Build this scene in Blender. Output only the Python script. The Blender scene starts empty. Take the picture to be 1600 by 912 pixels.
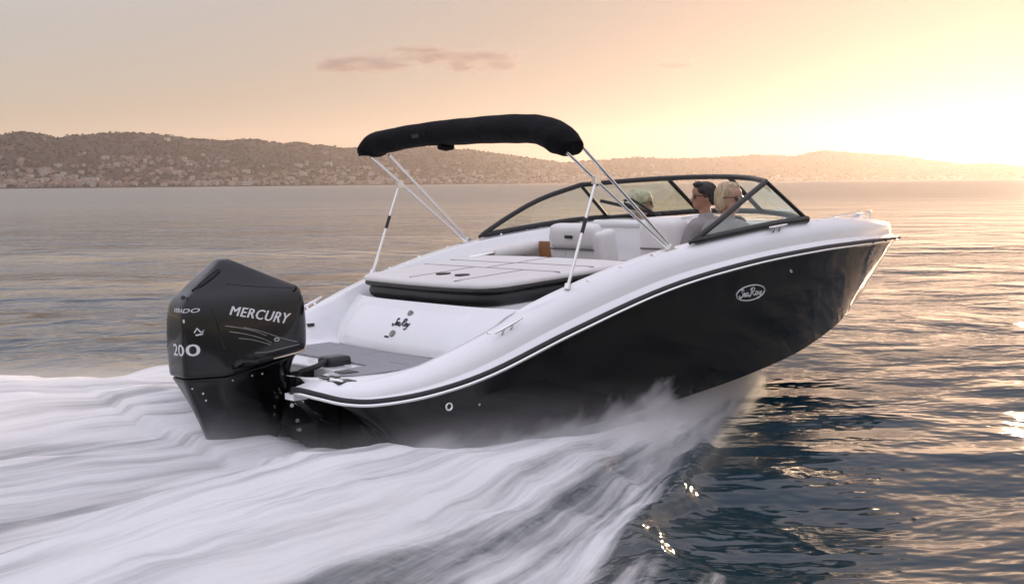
import bpy, bmesh, math, random
import numpy as np
from mathutils import Vector, Matrix, Euler
from mathutils.bvhtree import BVHTree

R = math.radians
scene = bpy.context.scene
COL = scene.collection

# ------------------------------------------------------------------ camera
cam_data = bpy.data.cameras.new('camera')
cam_data.sensor_width = 36.0
cam_data.lens = 2134.5 / 1600.0 * 36.0
cam_data.clip_start = 0.1
cam_data.clip_end = 90000.0
cam = bpy.data.objects.new('camera', cam_data)
COL.objects.link(cam)
cam.matrix_world = (Matrix.Translation((0, 0, 1.619)) @ Matrix.Rotation(R(90 - 4.54), 4, 'X')
                    @ Matrix.Rotation(R(-0.535), 4, 'Z'))
scene.camera = cam

# ------------------------------------------------------------------ sky and sun
SUN_AZ = R(23.2)      # to the right of +Y
SUN_EL = R(5.0)
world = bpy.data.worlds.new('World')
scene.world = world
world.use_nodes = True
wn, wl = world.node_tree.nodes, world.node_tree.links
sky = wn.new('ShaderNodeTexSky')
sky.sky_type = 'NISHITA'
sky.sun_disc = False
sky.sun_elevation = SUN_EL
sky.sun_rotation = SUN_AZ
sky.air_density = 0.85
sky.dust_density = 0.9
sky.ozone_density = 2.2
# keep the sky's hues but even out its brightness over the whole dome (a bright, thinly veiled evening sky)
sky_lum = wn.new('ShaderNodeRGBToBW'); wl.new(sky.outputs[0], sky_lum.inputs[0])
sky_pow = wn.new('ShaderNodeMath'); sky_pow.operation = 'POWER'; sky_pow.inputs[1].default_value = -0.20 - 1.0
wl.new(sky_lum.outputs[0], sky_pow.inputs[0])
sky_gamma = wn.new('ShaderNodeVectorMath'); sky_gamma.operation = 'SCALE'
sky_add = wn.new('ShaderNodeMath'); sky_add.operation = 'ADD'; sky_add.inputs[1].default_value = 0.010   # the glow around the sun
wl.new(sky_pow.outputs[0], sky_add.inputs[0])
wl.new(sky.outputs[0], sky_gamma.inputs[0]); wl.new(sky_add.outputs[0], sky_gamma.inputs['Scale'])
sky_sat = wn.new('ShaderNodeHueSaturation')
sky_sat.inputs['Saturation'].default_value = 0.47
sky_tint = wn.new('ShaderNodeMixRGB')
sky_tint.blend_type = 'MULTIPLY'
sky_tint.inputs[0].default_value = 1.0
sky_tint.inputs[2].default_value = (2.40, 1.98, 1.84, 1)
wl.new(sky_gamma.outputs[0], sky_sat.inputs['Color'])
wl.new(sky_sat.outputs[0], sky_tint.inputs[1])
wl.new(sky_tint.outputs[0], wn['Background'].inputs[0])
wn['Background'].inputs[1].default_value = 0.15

sun_data = bpy.data.lights.new('sun', 'SUN')
sun_data.energy = 2.6
sun_data.angle = R(0.6)
sun_data.color = (1.0, 0.74, 0.48)
sun = bpy.data.objects.new('sun', sun_data)
COL.objects.link(sun)
sdir = Vector((math.sin(SUN_AZ) * math.cos(SUN_EL), math.cos(SUN_AZ) * math.cos(SUN_EL), math.sin(SUN_EL)))
sun.rotation_euler = sdir.to_track_quat('Z', 'Y').to_euler()

scene.view_settings.view_transform = 'Standard'
scene.view_settings.look = 'None'
scene.view_settings.exposure = 0.95
scene.view_settings.gamma = 1.0
scene.view_settings.use_curve_mapping = False
scene.render.engine = 'CYCLES'
scene.cycles.use_denoising = True
scene.cycles.max_bounces = 10
scene.cycles.transparent_max_bounces = 16
scene.cycles.volume_bounces = 3
scene.cycles.sample_clamp_indirect = 6.0
scene.cycles.volume_step_rate = 1.0
scene.cycles.volume_max_steps = 128

# ------------------------------------------------------------------ helpers
def tag(o, label=None, cat=None, group=None, kind=None):
    if label: o['label'] = label
    if cat: o['category'] = cat
    if group: o['group'] = group
    if kind: o['kind'] = kind
    return o

def empty(name, loc=(0, 0, 0), parent=None):
    o = bpy.data.objects.new(name, None)
    COL.objects.link(o)
    o.location = loc
    o.empty_display_size = 0.2
    if parent: o.parent = parent
    return o

def link(name, me, mat=None, parent=None, smooth=None):
    if mat is not None and len(me.materials) == 0:
        for m in (mat if isinstance(mat, (list, tuple)) else [mat]):
            me.materials.append(m)
    o = bpy.data.objects.new(name, me)
    COL.objects.link(o)
    if parent is not None: o.parent = parent
    if smooth is not None:
        me.polygons.foreach_set('use_smooth', np.ones(len(me.polygons), dtype=bool))
        if smooth < 180: me.set_sharp_from_angle(angle=R(smooth))
    return o

def mk(name, verts, faces, mat=None, parent=None, smooth=None):
    me = bpy.data.meshes.new(name)
    me.from_pydata([tuple(map(float, v)) for v in verts], [], [tuple(int(i) for i in f) for f in faces])
    bm = bmesh.new(); bm.from_mesh(me)
    bmesh.ops.recalc_face_normals(bm, faces=bm.faces[:])
    bm.to_mesh(me); bm.free()
    me.update()
    return link(name, me, mat, parent, smooth)

class MB:
    """collects simple shapes for ONE mesh"""
    def __init__(s): s.v = []; s.f = []
    def add(s, v, f):
        n = len(s.v); s.v += [tuple(p) for p in v]; s.f += [tuple(i + n for i in q) for q in f]; return s
    def box(s, c, size, rot=None):
        cx = []
        for dx in (-.5, .5):
            for dy in (-.5, .5):
                for dz in (-.5, .5):
                    p = Vector((dx * size[0], dy * size[1], dz * size[2]))
                    if rot is not None: p = rot @ p
                    cx.append(tuple(p + Vector(c)))
        return s.add(cx, [(0, 1, 3, 2), (4, 6, 7, 5), (0, 4, 5, 1), (2, 3, 7, 6), (0, 2, 6, 4), (1, 5, 7, 3)])
    def tube(s, pts, r, n=10, cap=True, flat=None):
        pts = [Vector(p) for p in pts]; m = len(pts)
        rr = r if hasattr(r, '__len__') else [r] * m
        rings = []; up = None
        for i, p in enumerate(pts):
            t = (pts[min(i + 1, m - 1)] - pts[max(i - 1, 0)]).normalized()
            if up is None:
                up = Vector((0, 0, 1)) if abs(t.z) < .9 else Vector((1, 0, 0))
            a = t.cross(up).normalized(); b = a.cross(t).normalized(); up = b
            fb = flat if flat else 1.0
            rings.append([p + rr[i] * (math.cos(2 * math.pi * k / n) * a + fb * math.sin(2 * math.pi * k / n) * b) for k in range(n)])
        v = [q for g in rings for q in g]; f = []
        for i in range(m - 1):
            for k in range(n):
                f.append((i * n + k, i * n + (k + 1) % n, (i + 1) * n + (k + 1) % n, (i + 1) * n + k))
        if cap: f.append(tuple(range(n))[::-1]); f.append(tuple((m - 1) * n + k for k in range(n)))
        return s.add(v, f)
    def cyl(s, c, axis, r, h, n=16, r2=None):
        a = Vector(axis).normalized()
        return s.tube([Vector(c) - a * h / 2, Vector(c) + a * h / 2], [r, r if r2 is None else r2], n)
    def build(s, name, mat, parent=None, smooth=None): return mk(name, s.v, s.f, mat, parent, smooth)

def bevel_obj(o, w, seg=2, angle=30):
    m = o.modifiers.new('bevel', 'BEVEL'); m.width = w; m.segments = seg; m.limit_method = 'ANGLE'; m.angle_limit = R(angle)
    return o

def crom(P, n, closed=False):
    """Catmull-Rom through rows of P, n steps for each span"""
    P = np.array(P, float); m = len(P); out = []
    for i in range(m if closed else m - 1):
        if closed: p0, p1, p2, p3 = P[(i - 1) % m], P[i], P[(i + 1) % m], P[(i + 2) % m]
        else:
            p1, p2 = P[i], P[i + 1]
            p0 = P[i - 1] if i > 0 else 2 * p1 - p2
            p3 = P[i + 2] if i + 2 < m else 2 * p2 - p1
        for k in range(n):
            t = k / n
            out.append(.5 * (2 * p1 + (p2 - p0) * t + (2 * p0 - 5 * p1 + 4 * p2 - p3) * t * t + (3 * p1 - p0 - 3 * p2 + p3) * t ** 3))
    if not closed: out.append(P[-1])
    return np.array(out)

def grid_faces(nu, nv, closed_v=False):
    f = []
    for i in range(nu - 1):
        for j in range(nv if closed_v else nv - 1):
            j2 = (j + 1) % nv
            f.append((i * nv + j, i * nv + j2, (i + 1) * nv + j2, (i + 1) * nv + j))
    return f

# ------------------------------------------------------------------ numpy noise
_rng = np.random.RandomState(7)
_perm = _rng.permutation(512); _perm = np.concatenate([_perm, _perm])
_ang = _rng.rand(512) * 2 * np.pi
_gx, _gy = np.cos(_ang), np.sin(_ang)
def perlin(x, y):
    xi = np.floor(x).astype(int); yi = np.floor(y).astype(int); xf = x - xi; yf = y - yi
    u = xf ** 3 * (xf * (xf * 6 - 15) + 10); v = yf ** 3 * (yf * (yf * 6 - 15) + 10)
    def g(a, b, dx, dy):
        h = _perm[(_perm[a & 511] + b) & 511]
        return _gx[h] * dx + _gy[h] * dy
    a = g(xi, yi, xf, yf); b = g(xi + 1, yi, xf - 1, yf); c = g(xi, yi + 1, xf, yf - 1); d = g(xi + 1, yi + 1, xf - 1, yf - 1)
    return (a + u * (b - a)) + v * ((c + u * (d - c)) - (a + u * (b - a)))
def fbm(x, y, o=4, gain=.5):
    s = 0; a = 1
    for k in range(o):
        s = s + a * perlin(x * 2 ** k + 17.3 * k, y * 2 ** k + 9.1 * k); a *= gain
    return s
def sstep(a, b, x):
    t = np.clip((x - a) / (b - a), 0, 1); return t * t * (3 - 2 * t)

# ------------------------------------------------------------------ materials
def new_mat(name):
    m = bpy.data.materials.new(name); m.use_nodes = True
    return m, m.node_tree.nodes, m.node_tree.links, m.node_tree.nodes['Principled BSDF']

def mat(name, col, rough=.5, metal=0., coat=0., bump=0., bscale=60., var=.0, vscale=4., spec=.5, stretch=(1, 1, 1), rvar=0.):
    m, n, l, b = new_mat(name)
    b.inputs['Base Color'].default_value = (*col, 1)
    b.inputs['Roughness'].default_value = rough
    b.inputs['Metallic'].default_value = metal
    b.inputs['Coat Weight'].default_value = coat
    b.inputs['Coat Roughness'].default_value = .06
    b.inputs['Specular IOR Level'].default_value = spec
    tc = n.new('ShaderNodeTexCoord'); mp = n.new('ShaderNodeMapping')
    mp.inputs['Scale'].default_value = stretch
    l.new(tc.outputs['Object'], mp.inputs[0])
    if var > 0 or rvar > 0:
        nz = n.new('ShaderNodeTexNoise'); nz.inputs['Scale'].default_value = vscale; nz.inputs['Detail'].default_value = 6; nz.inputs['Roughness'].default_value = .65
        l.new(mp.outputs[0], nz.inputs['Vector'])
        if var > 0:
            mr = n.new('ShaderNodeMapRange'); mr.inputs[1].default_value = .25; mr.inputs[2].default_value = .75
            mr.inputs[3].default_value = 1 - var; mr.inputs[4].default_value = 1 + var
            l.new(nz.outputs[0], mr.inputs[0])
            mx = n.new('ShaderNodeMixRGB'); mx.blend_type = 'MULTIPLY'; mx.inputs[0].default_value = 1; mx.inputs[1].default_value = (*col, 1)
            l.new(mr.outputs[0], mx.inputs[2]); l.new(mx.outputs[0], b.inputs['Base Color'])
        if rvar > 0:
            mr = n.new('ShaderNodeMapRange'); mr.inputs[1].default_value = .3; mr.inputs[2].default_value = .7
            mr.inputs[3].default_value = max(rough - rvar, .02); mr.inputs[4].default_value = rough + rvar
            l.new(nz.outputs[0], mr.inputs[0]); l.new(mr.outputs[0], b.inputs['Roughness'])
    if bump > 0:
        nb = n.new('ShaderNodeTexNoise'); nb.inputs['Scale'].default_value = bscale; nb.inputs['Detail'].default_value = 3
        l.new(mp.outputs[0], nb.inputs['Vector'])
        bp = n.new('ShaderNodeBump'); bp.inputs['Strength'].default_value = bump; bp.inputs['Distance'].default_value = .01
        l.new(nb.outputs[0], bp.inputs['Height']); l.new(bp.outputs[0], b.inputs['Normal'])
    return m

# ------------------------------------------------------------------ boat frame
BOAT_YAW, BOAT_TRIM, BOAT_ROLL = R(38.323), R(1.4538), R(-.3835)
BOAT_LOC = Vector((-1.6526, 8.2813, 0))
BOAT_M = Matrix.Translation(BOAT_LOC) @ Euler((BOAT_ROLL, -BOAT_TRIM, BOAT_YAW)).to_matrix().to_4x4()
HC, HS = math.cos(BOAT_YAW), math.sin(BOAT_YAW)

# ------------------------------------------------------------------ water
def axis(lo, hi, d, far, g=1.06):
    a = list(np.arange(lo, hi, d)); s = d
    x = lo
    left = []
    while x > -far:
        s *= g; x -= s; left.append(max(x, -far))
    s = d; x = a[-1]; right = []
    while x < far:
        s *= g; x += s; right.append(min(x, far))
    return np.array(left[::-1] + a + right)

FAR = 9500.0
gx = axis(-5.2, 6.5, .05, FAR); gy = axis(3.6, 15.0, .05, FAR)
X, Y = np.meshgrid(gx, gy)
DX = np.gradient(gx)[None, :] + 0 * X; DY = np.gradient(gy)[:, None] + 0 * X
SP = np.maximum(DX, DY)
dx, dy = X - BOAT_LOC.x, Y - BOAT_LOC.y
S = dx * HC + dy * HS            # along the boat's heading
L = -dx * HS + dy * HC           # to port

# open water: chop of several wave lengths, crests a little stretched
def wv(lam, amp, ang, st=2.2, seed=0.):
    c, s = math.cos(ang), math.sin(ang)
    u, v = X * c + Y * s, -X * s + Y * c
    w = np.clip(lam / (3.0 * SP) - .6, 0, 1)
    return amp * w * perlin(u / lam / st + seed, v / lam * 1.0 + seed * 1.7)
chop = wv(7, .16, R(5), 1.6, 11.3) + wv(3.2, .11, R(14), 1.6, 3.1) + wv(1.5, .068, R(24), 1.6, 8.2) + wv(.75, .034, R(-6), 1.7, 5.5) + wv(.4, .014, R(16), 1.8, 1.5)

# wake
aft = 4.3 - S
lo_s = -.18 - .62 * aft                     # outer edge of the starboard wave
lo_p = .35 + .74 * aft
hull_w = 1.05 * sstep(4.6, 2.2, S) * sstep(.1, .6, S)
edge_n = .26 * fbm(S * .55 + 3, L * .8, 3) + .10 * fbm(S * 2.2, L * 2.4 + 5, 2)
behind = np.clip(-.3 - S, 0, None)
li_s = -.30 - .62 * behind                  # inner edge, towards the trough behind the engine
li_p = .30 + .62 * behind
li_s = np.where(S > -.3, -hull_w + .1, li_s); li_p = np.where(S > -.3, hull_w - .1, li_p)
grow = sstep(.3, 2.4, aft)
def band(l, li, lo, soft):
    w = np.abs(lo - li) + 1e-6; t = (l - li) / (lo - li)
    return t, w
ts, ws = band(L, li_s, lo_s + edge_n * np.clip(aft * .35, 0, 1), .3)
tp, wp = band(L, li_p, lo_p + edge_n * np.clip(aft * .35, 0, 1), .3)
def hump(t):  # steep on the inner side, gentle outside
    return sstep(-.10, .50, t) * (1 - sstep(.5, 1.08, t))
fade = np.exp(-np.clip(-S - 3, 0, None) / 14.0)
Hs = hump(ts) * grow * (.07 + .030 * np.clip(aft - 1, 0, 5)) * fade
Hp = hump(tp) * grow * (.14 + .03 * np.clip(aft, 0, 5)) * fade
trough = np.clip(1 - np.abs(L) / np.maximum(np.abs(li_p) + .4, .05), 0, 1) * sstep(.9, -.2, S) * fade
# flow coordinates: along / across the streaks (they fan outwards from the boat)
FR = np.hypot(4.9 - S, L); FT = np.arctan2(L, 4.9 - S)
FU, FV = FR, FT * 6.0
streak = fbm(FU * .26, FV * 2.3, 3) ; streak2 = fbm(FU * .7 + 7, FV * 9.0, 3)
inS = sstep(-.08, .10, ts) * (1 - sstep(.55, 1.35, ts + .55 * streak)) * sstep(-.25, .35, aft)
inP = sstep(-.08, .10, tp) * (1 - sstep(.75, 1.1, tp + .35 * streak)) * sstep(-.25, .35, aft)
foam = np.clip(np.maximum(inS, inP), 0, 1)
tr_f = sstep(.02, .5, trough) * (.62 + .5 * streak)
foam = np.clip(np.maximum(foam, tr_f), 0, 1) * fade
wmask = np.clip(foam + .3 * sstep(0, 1, grow) * (ts < 1.25) * (tp < 1.25), 0, 1)
det = np.clip(.5 / (SP * 8), 0, 1)
bow_wave = (np.exp(-((ts - 1.36) / .13) ** 2) - .7 * np.exp(-((ts - 1.10) / .10) ** 2)) * sstep(1.2, 3.2, aft) * fade
Z = chop * (1 - .75 * wmask) + .085 * bow_wave * (1 + .8 * streak) + Hs + Hp + .05 * trough + foam * det * (.055 * streak + .010 * streak2) + foam * .05 * fbm(S * 1.1, L * 1.1 + 3, 3)
# keep the water below the floor of the hull where the boat planes
inside = sstep(.12, -.05, np.abs(L) - np.clip(hull_w - .12, 0, None)) * (S > .35) * (S < 4.2)
Z = Z * (1 - inside) + inside * np.minimum(Z, -.06 + .02 * S)
nv = X.size
me = bpy.data.meshes.new('water')
ny, nx = X.shape
idx = np.arange(nv).reshape(ny, nx)
quads = np.stack([idx[:-1, :-1], idx[:-1, 1:], idx[1:, 1:], idx[1:, :-1]], -1).reshape(-1, 4)
me.vertices.add(nv); me.vertices.foreach_set('co', np.stack([X, Y, Z], -1).ravel().astype(np.float32))
me.loops.add(quads.size); me.loops.foreach_set('vertex_index', quads.ravel().astype(np.int32))
me.polygons.add(len(quads)); me.polygons.foreach_set('loop_start', np.arange(0, quads.size, 4, dtype=np.int32))
me.update(calc_edges=True)
at = me.attributes.new('foam', 'FLOAT', 'POINT'); at.data.foreach_set('value', foam.ravel().astype(np.float32))
at = me.attributes.new('flow', 'FLOAT_VECTOR', 'POINT'); at.data.foreach_set('vector', np.stack([FU, FV, 0 * FU], -1).ravel().astype(np.float32))

m, n, l, b = new_mat('sea_water_and_foam')
b.inputs['Base Color'].default_value = (.004, .024, .036, 1)
b.inputs['Roughness'].default_value = .08
b.inputs['IOR'].default_value = 1.40
tc = n.new('ShaderNodeTexCoord')
def noise(vec, scale, detail=4, rough=.6, dist=0.):
    z = n.new('ShaderNodeTexNoise'); z.inputs['Scale'].default_value = scale; z.inputs['Detail'].default_value = detail
    z.inputs['Roughness'].default_value = rough; z.inputs['Distortion'].default_value = dist; l.new(vec, z.inputs['Vector']); return z.outputs[0]
def mapping(vec, sc, rotz=0.):
    z = n.new('ShaderNodeMapping'); z.inputs['Scale'].default_value = sc; z.inputs['Rotation'].default_value = (0, 0, rotz); l.new(vec, z.inputs[0]); return z.outputs[0]
def math_(op, a, bb=None, c=None):
    z = n.new('ShaderNodeMath'); z.operation = op
    for i, q in enumerate((a, bb, c)):
        if q is None: continue
        if isinstance(q, (int, float)): z.inputs[i].default_value = q
        else: l.new(q, z.inputs[i])
    return z.outputs[0]
def maprange(v, a, bb, c, d, smooth=True):
    z = n.new('ShaderNodeMapRange'); z.interpolation_type = 'SMOOTHSTEP' if smooth else 'LINEAR'
    for i, q in enumerate((a, bb, c, d)): z.inputs[i + 1].default_value = q
    l.new(v, z.inputs[0]); return z.outputs[0]
obj = tc.outputs['Object']
w1 = noise(mapping(obj, (.34, .44, 1), R(-14)), 1.0, 5, .58)
w2 = noise(mapping(obj, (.060, .085, 1), R(-6)), 1.0, 5, .6)
w3 = noise(mapping(obj, (1.7, 2.4, 1), R(-20)), 1.0, 3, .55)
hgt = math_('ADD', math_('ADD', math_('MULTIPLY', w1, .70), math_('MULTIPLY', w2, 2.2)), math_('MULTIPLY', w3, .035))
bp = n.new('ShaderNodeBump'); bp.inputs['Strength'].default_value = 1.0; bp.inputs['Distance'].default_value = .52
l.new(hgt, bp.inputs['Height']); l.new(bp.outputs[0], b.inputs['Normal'])
# unresolved ripples make the far water a rougher mirror
ln_ = n.new('ShaderNodeVectorMath'); ln_.operation = 'LENGTH'; l.new(obj, ln_.inputs[0])
l.new(maprange(ln_.outputs['Value'], 18, 160, .08, .19), b.inputs['Roughness'])
# foam
fo = n.new('ShaderNodeAttribute'); fo.attribute_name = 'foam'
fl = n.new('ShaderNodeAttribute'); fl.attribute_name = 'flow'
s1 = noise(mapping(fl.outputs['Vector'], (.32, 5.0, 1)), 1.0, 6, .62)
s2 = noise(mapping(fl.outputs['Vector'], (.8, 13, 1)), 1.0, 4, .6)
sm = math_('ADD', math_('MULTIPLY', s1, .8), math_('MULTIPLY', s2, .2))
fm = maprange(math_('ADD', fo.outputs['Fac'], math_('MULTIPLY', math_('SUBTRACT', sm, .5), 3.4)), .0, 1.2, 0, 1)
fmask = math_('MULTIPLY', fm, maprange(fo.outputs['Fac'], .02, .25, 0, 1))
fb = n.new('ShaderNodeBsdfPrincipled'); fb.inputs['Base Color'].default_value = (.77, .765, .755, 1); fb.inputs['Roughness'].default_value = .75
fb.inputs['Specular IOR Level'].default_value = .25
fb.inputs['Subsurface Weight'].default_value = .0
bp2 = n.new('ShaderNodeBump'); bp2.inputs['Strength'].default_value = .45; bp2.inputs['Distance'].default_value = .05
s3 = noise(mapping(fl.outputs['Vector'], (14, 42, 1)), 1.0, 3, .7)
l.new(math_('ADD', sm, math_('MULTIPLY', s3, .16)), bp2.inputs['Height']); l.new(bp2.outputs[0], fb.inputs['Normal'])
mx = n.new('ShaderNodeMixShader'); l.new(fmask, mx.inputs[0]); l.new(b.outputs[0], mx.inputs[1]); l.new(fb.outputs[0], mx.inputs[2])
l.new(mx.outputs[0], n['Material Output'].inputs['Surface'])
water = link('water', me, m, None, 180)
tag(water, 'open sea water with the boat\'s white foaming wake', None, None, 'structure')

# ------------------------------------------------------------------ hills across the bay
RIDGE = [(-1400, 246), (-900, 226), (-500, 214), (-200, 220), (-60, 214), (0, 212), (40, 208), (80, 212), (97, 216), (140, 212), (215, 208), (260, 212), (300, 218), (350, 221), (400, 219),
         (450, 226), (470, 224), (540, 233), (600, 233), (660, 231), (700, 232), (760, 238), (830, 248), (885, 255), (930, 252), (1000, 247), (1060, 249), (1100, 248),
         (1150, 245), (1200, 243), (1235, 245), (1290, 236), (1330, 240), (1390, 243), (1440, 249), (1500, 258), (1545, 256), (1600, 262), (1700, 266), (1900, 262), (2300, 268), (2900, 270)]
RDG_X = np.array([q[0] for q in RIDGE], float); RDG_Y = np.array([q[1] for q in RIDGE], float)
def ridge_el(az):       # elevation angle of the skyline seen from the boat
    px = 800 + 2134.5 * np.tan(az)
    hz = 287.0 - (px - 800) * .0094
    return np.clip((hz - np.interp(px, RDG_X, RDG_Y)) / 2134.5, .004, 1) * np.cos(az)
def ridge_d(az):        # distance to the skyline
    return np.interp(np.degrees(az), [-45, -20, -8, 0, 4, 12, 22, 45], [4600, 4700, 5300, 6000, 7000, 7200, 7600, 8000])
def shore_d(az):
    return np.interp(np.degrees(az), [-45, -20, -8, 0, 4, 12, 22, 45], [3700, 3800, 4300, 4800, 5900, 6200, 6500, 6900])
def terrain(x, y):
    az = np.arctan2(x, y); r = np.hypot(x, y)
    D0, D1 = shore_d(az), ridge_d(az); H = ridge_el(az) * D1
    t = (r - D0) / (D1 - D0)
    spur = fbm(az * 34, r / 900., 4)
    up = np.where(t < 1, sstep(-.05, 1.05, np.clip(t, 0, 1)) * .55 + .45 * np.clip(t, 0, 1), 1 - .35 * np.clip((t - 1) / 1.2, 0, 1))
    z = H * up * (1 + .42 * spur * np.clip(t, 0, 1) * np.clip(1.0 - t, 0, 1) * 2.2)
    z = z + 5.5 * fbm(x / 60., y / 60., 3) * np.clip(t * 6, 0, 1)
    return np.where(t < 0, -6 + 0 * z, z + 1.0)
na, nr = 620, 90
AZ = np.linspace(R(-41), R(41), na)[None, :]; TT = np.linspace(-.03, 1.45, nr)[:, None]
RR = shore_d(AZ) + TT * (ridge_d(AZ) - shore_d(AZ))
HX, HY = RR * np.sin(AZ), RR * np.cos(AZ)
HZ = terrain(HX, HY)
mh, n, l, b = new_mat('hill_scrub_and_woods')
tc = n.new('ShaderNodeTexCoord'); obj = tc.outputs['Object']
a1 = noise(obj, .012, 6, .65); 
rp = n.new('ShaderNodeValToRGB'); l.new(a1, rp.inputs[0])
rp.color_ramp.elements[0].position = .35; rp.color_ramp.elements[0].color = (.034, .033, .033, 1)
rp.color_ramp.elements[1].position = .68; rp.color_ramp.elements[1].color = (.066, .060, .056, 1)
l.new(rp.outputs[0], b.inputs['Base Color']); b.inputs['Roughness'].default_value = .95; b.inputs['Specular IOR Level'].default_value = .1
hv = np.stack([HX, HY, HZ], -1).reshape(-1, 3)
hills = mk('hills', hv, grid_faces(nr, na), mh, None, 180)
tag(hills, 'long hazy hills with a shoreline town across the bay', None, None, 'structure')

# haze: the air between the boat and the hills
hb = MB().box((0, 0, 190), (20400, 20400, 384)).build('haze', None)
hm = bpy.data.materials.new('haze_air'); hm.use_nodes = True
hn = hm.node_tree.nodes; hl = hm.node_tree.links; hn.clear()
ho = hn.new('ShaderNodeOutputMaterial'); hv_ = hn.new('ShaderNodeVolumePrincipled')
hv_.inputs['Color'].default_value = (.97, .84, .80, 1); hv_.inputs['Density'].default_value = 3.8e-5; hv_.inputs['Anisotropy'].default_value = .70
hl.new(hv_.outputs[0], ho.inputs['Volume']); hb.data.materials.append(hm)
tag(hb, 'warm evening haze over the bay', None, None, 'stuff')

# ================================================================== the motorboat
M = {}
M['white'] = mat('white_gelcoat', (.86, .86, .86), .22, coat=.6, var=.03, vscale=2.5, rvar=.06)
M['black'] = mat('black_gelcoat', (.004, .003, .0028), .07, coat=.2, var=.2, vscale=2., rvar=.03, spec=.4, bump=.02, bscale=5)
M['rubber'] = mat('black_rubber', (.015, .015, .016), .55, bump=.1, bscale=90)
M['steel'] = mat('polished_steel', (.88, .87, .85), .09, 1., rvar=.08, vscale=9)
M['gray_mat'] = mat('grey_foam_decking', (.31, .31, .32), .85, bump=.35, bscale=220, var=.10, vscale=14)
M['vinyl_white'] = mat('white_vinyl', (.80, .77, .74), .48, bump=.18, bscale=160, var=.05, vscale=6)
M['vinyl_dark'] = mat('charcoal_vinyl', (.022, .021, .022), .45, bump=.2, bscale=160, var=.15, vscale=8)
M['seam'] = mat('seam_thread', (.16, .15, .15), .8)
M['tan'] = mat('tan_panel', (.30, .13, .045), .5, bump=.15, bscale=90, var=.12, vscale=9)
M['canvas'] = mat('black_canvas', (.007, .007, .008), .85, bump=1.0, bscale=16, var=.25, vscale=6, spec=.15)
M['frame'] = mat('black_frame', (.012, .011, .011), .35, var=.2, vscale=8, rvar=.08)
M['cowl'] = mat('black_cowl_paint', (.004, .004, .0045), .10, coat=.35, spec=.35, rvar=.04, vscale=5)
M['cowl_matte'] = mat('black_engine_plastic', (.010, .010, .011), .38, bump=.08, bscale=120, rvar=.08)
M['letter'] = mat('silver_lettering', (.72, .72, .72), .35)
M['letter_dark'] = mat('dark_lettering', (.02, .02, .03), .4)
M['plastic'] = mat('dark_plastic', (.02, .02, .02), .45, var=.2)
M['latch'] = mat('dull_latch_metal', (.24, .23, .20), .4, .5)
M['carpet'] = mat('cockpit_carpet', (.17, .165, .16), .95, bump=.4, bscale=180)
# clear tinted pane: a thin sheet, so light passes straight through
mg = bpy.data.materials.new('tinted_windshield_glass'); mg.use_nodes = True
gn, gl = mg.node_tree.nodes, mg.node_tree.links; gn.clear()
go = gn.new('ShaderNodeOutputMaterial'); gt = gn.new('ShaderNodeBsdfTransparent'); gg = gn.new('ShaderNodeBsdfGlossy')
gt.inputs[0].default_value = (.86, .92, .87, 1); gg.inputs['Roughness'].default_value = .03; gg.inputs[0].default_value = (.9, .95, .92, 1)
gf = gn.new('ShaderNodeLayerWeight'); gf.inputs[0].default_value = .5
gp = gn.new('ShaderNodeMath'); gp.operation = 'POWER'; gp.inputs[1].default_value = 3.5; gl.new(gf.outputs['Facing'], gp.inputs[0])
gq = gn.new('ShaderNodeMath'); gq.operation = 'MULTIPLY_ADD'; gq.inputs[1].default_value = .45; gq.inputs[2].default_value = .07; gl.new(gp.outputs[0], gq.inputs[0])
gm = gn.new('ShaderNodeMixShader'); gl.new(gq.outputs[0], gm.inputs[0]); gl.new(gt.outputs[0], gm.inputs[1]); gl.new(gg.outputs[0], gm.inputs[2]); gl.new(gm.outputs[0], go.inputs[0])
M['glass'] = mg

boat = empty('motorboat')
boat.matrix_world = BOAT_M
tag(boat, 'black and white sport motorboat speeding over the water with a folded black canopy', 'boat')

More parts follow.
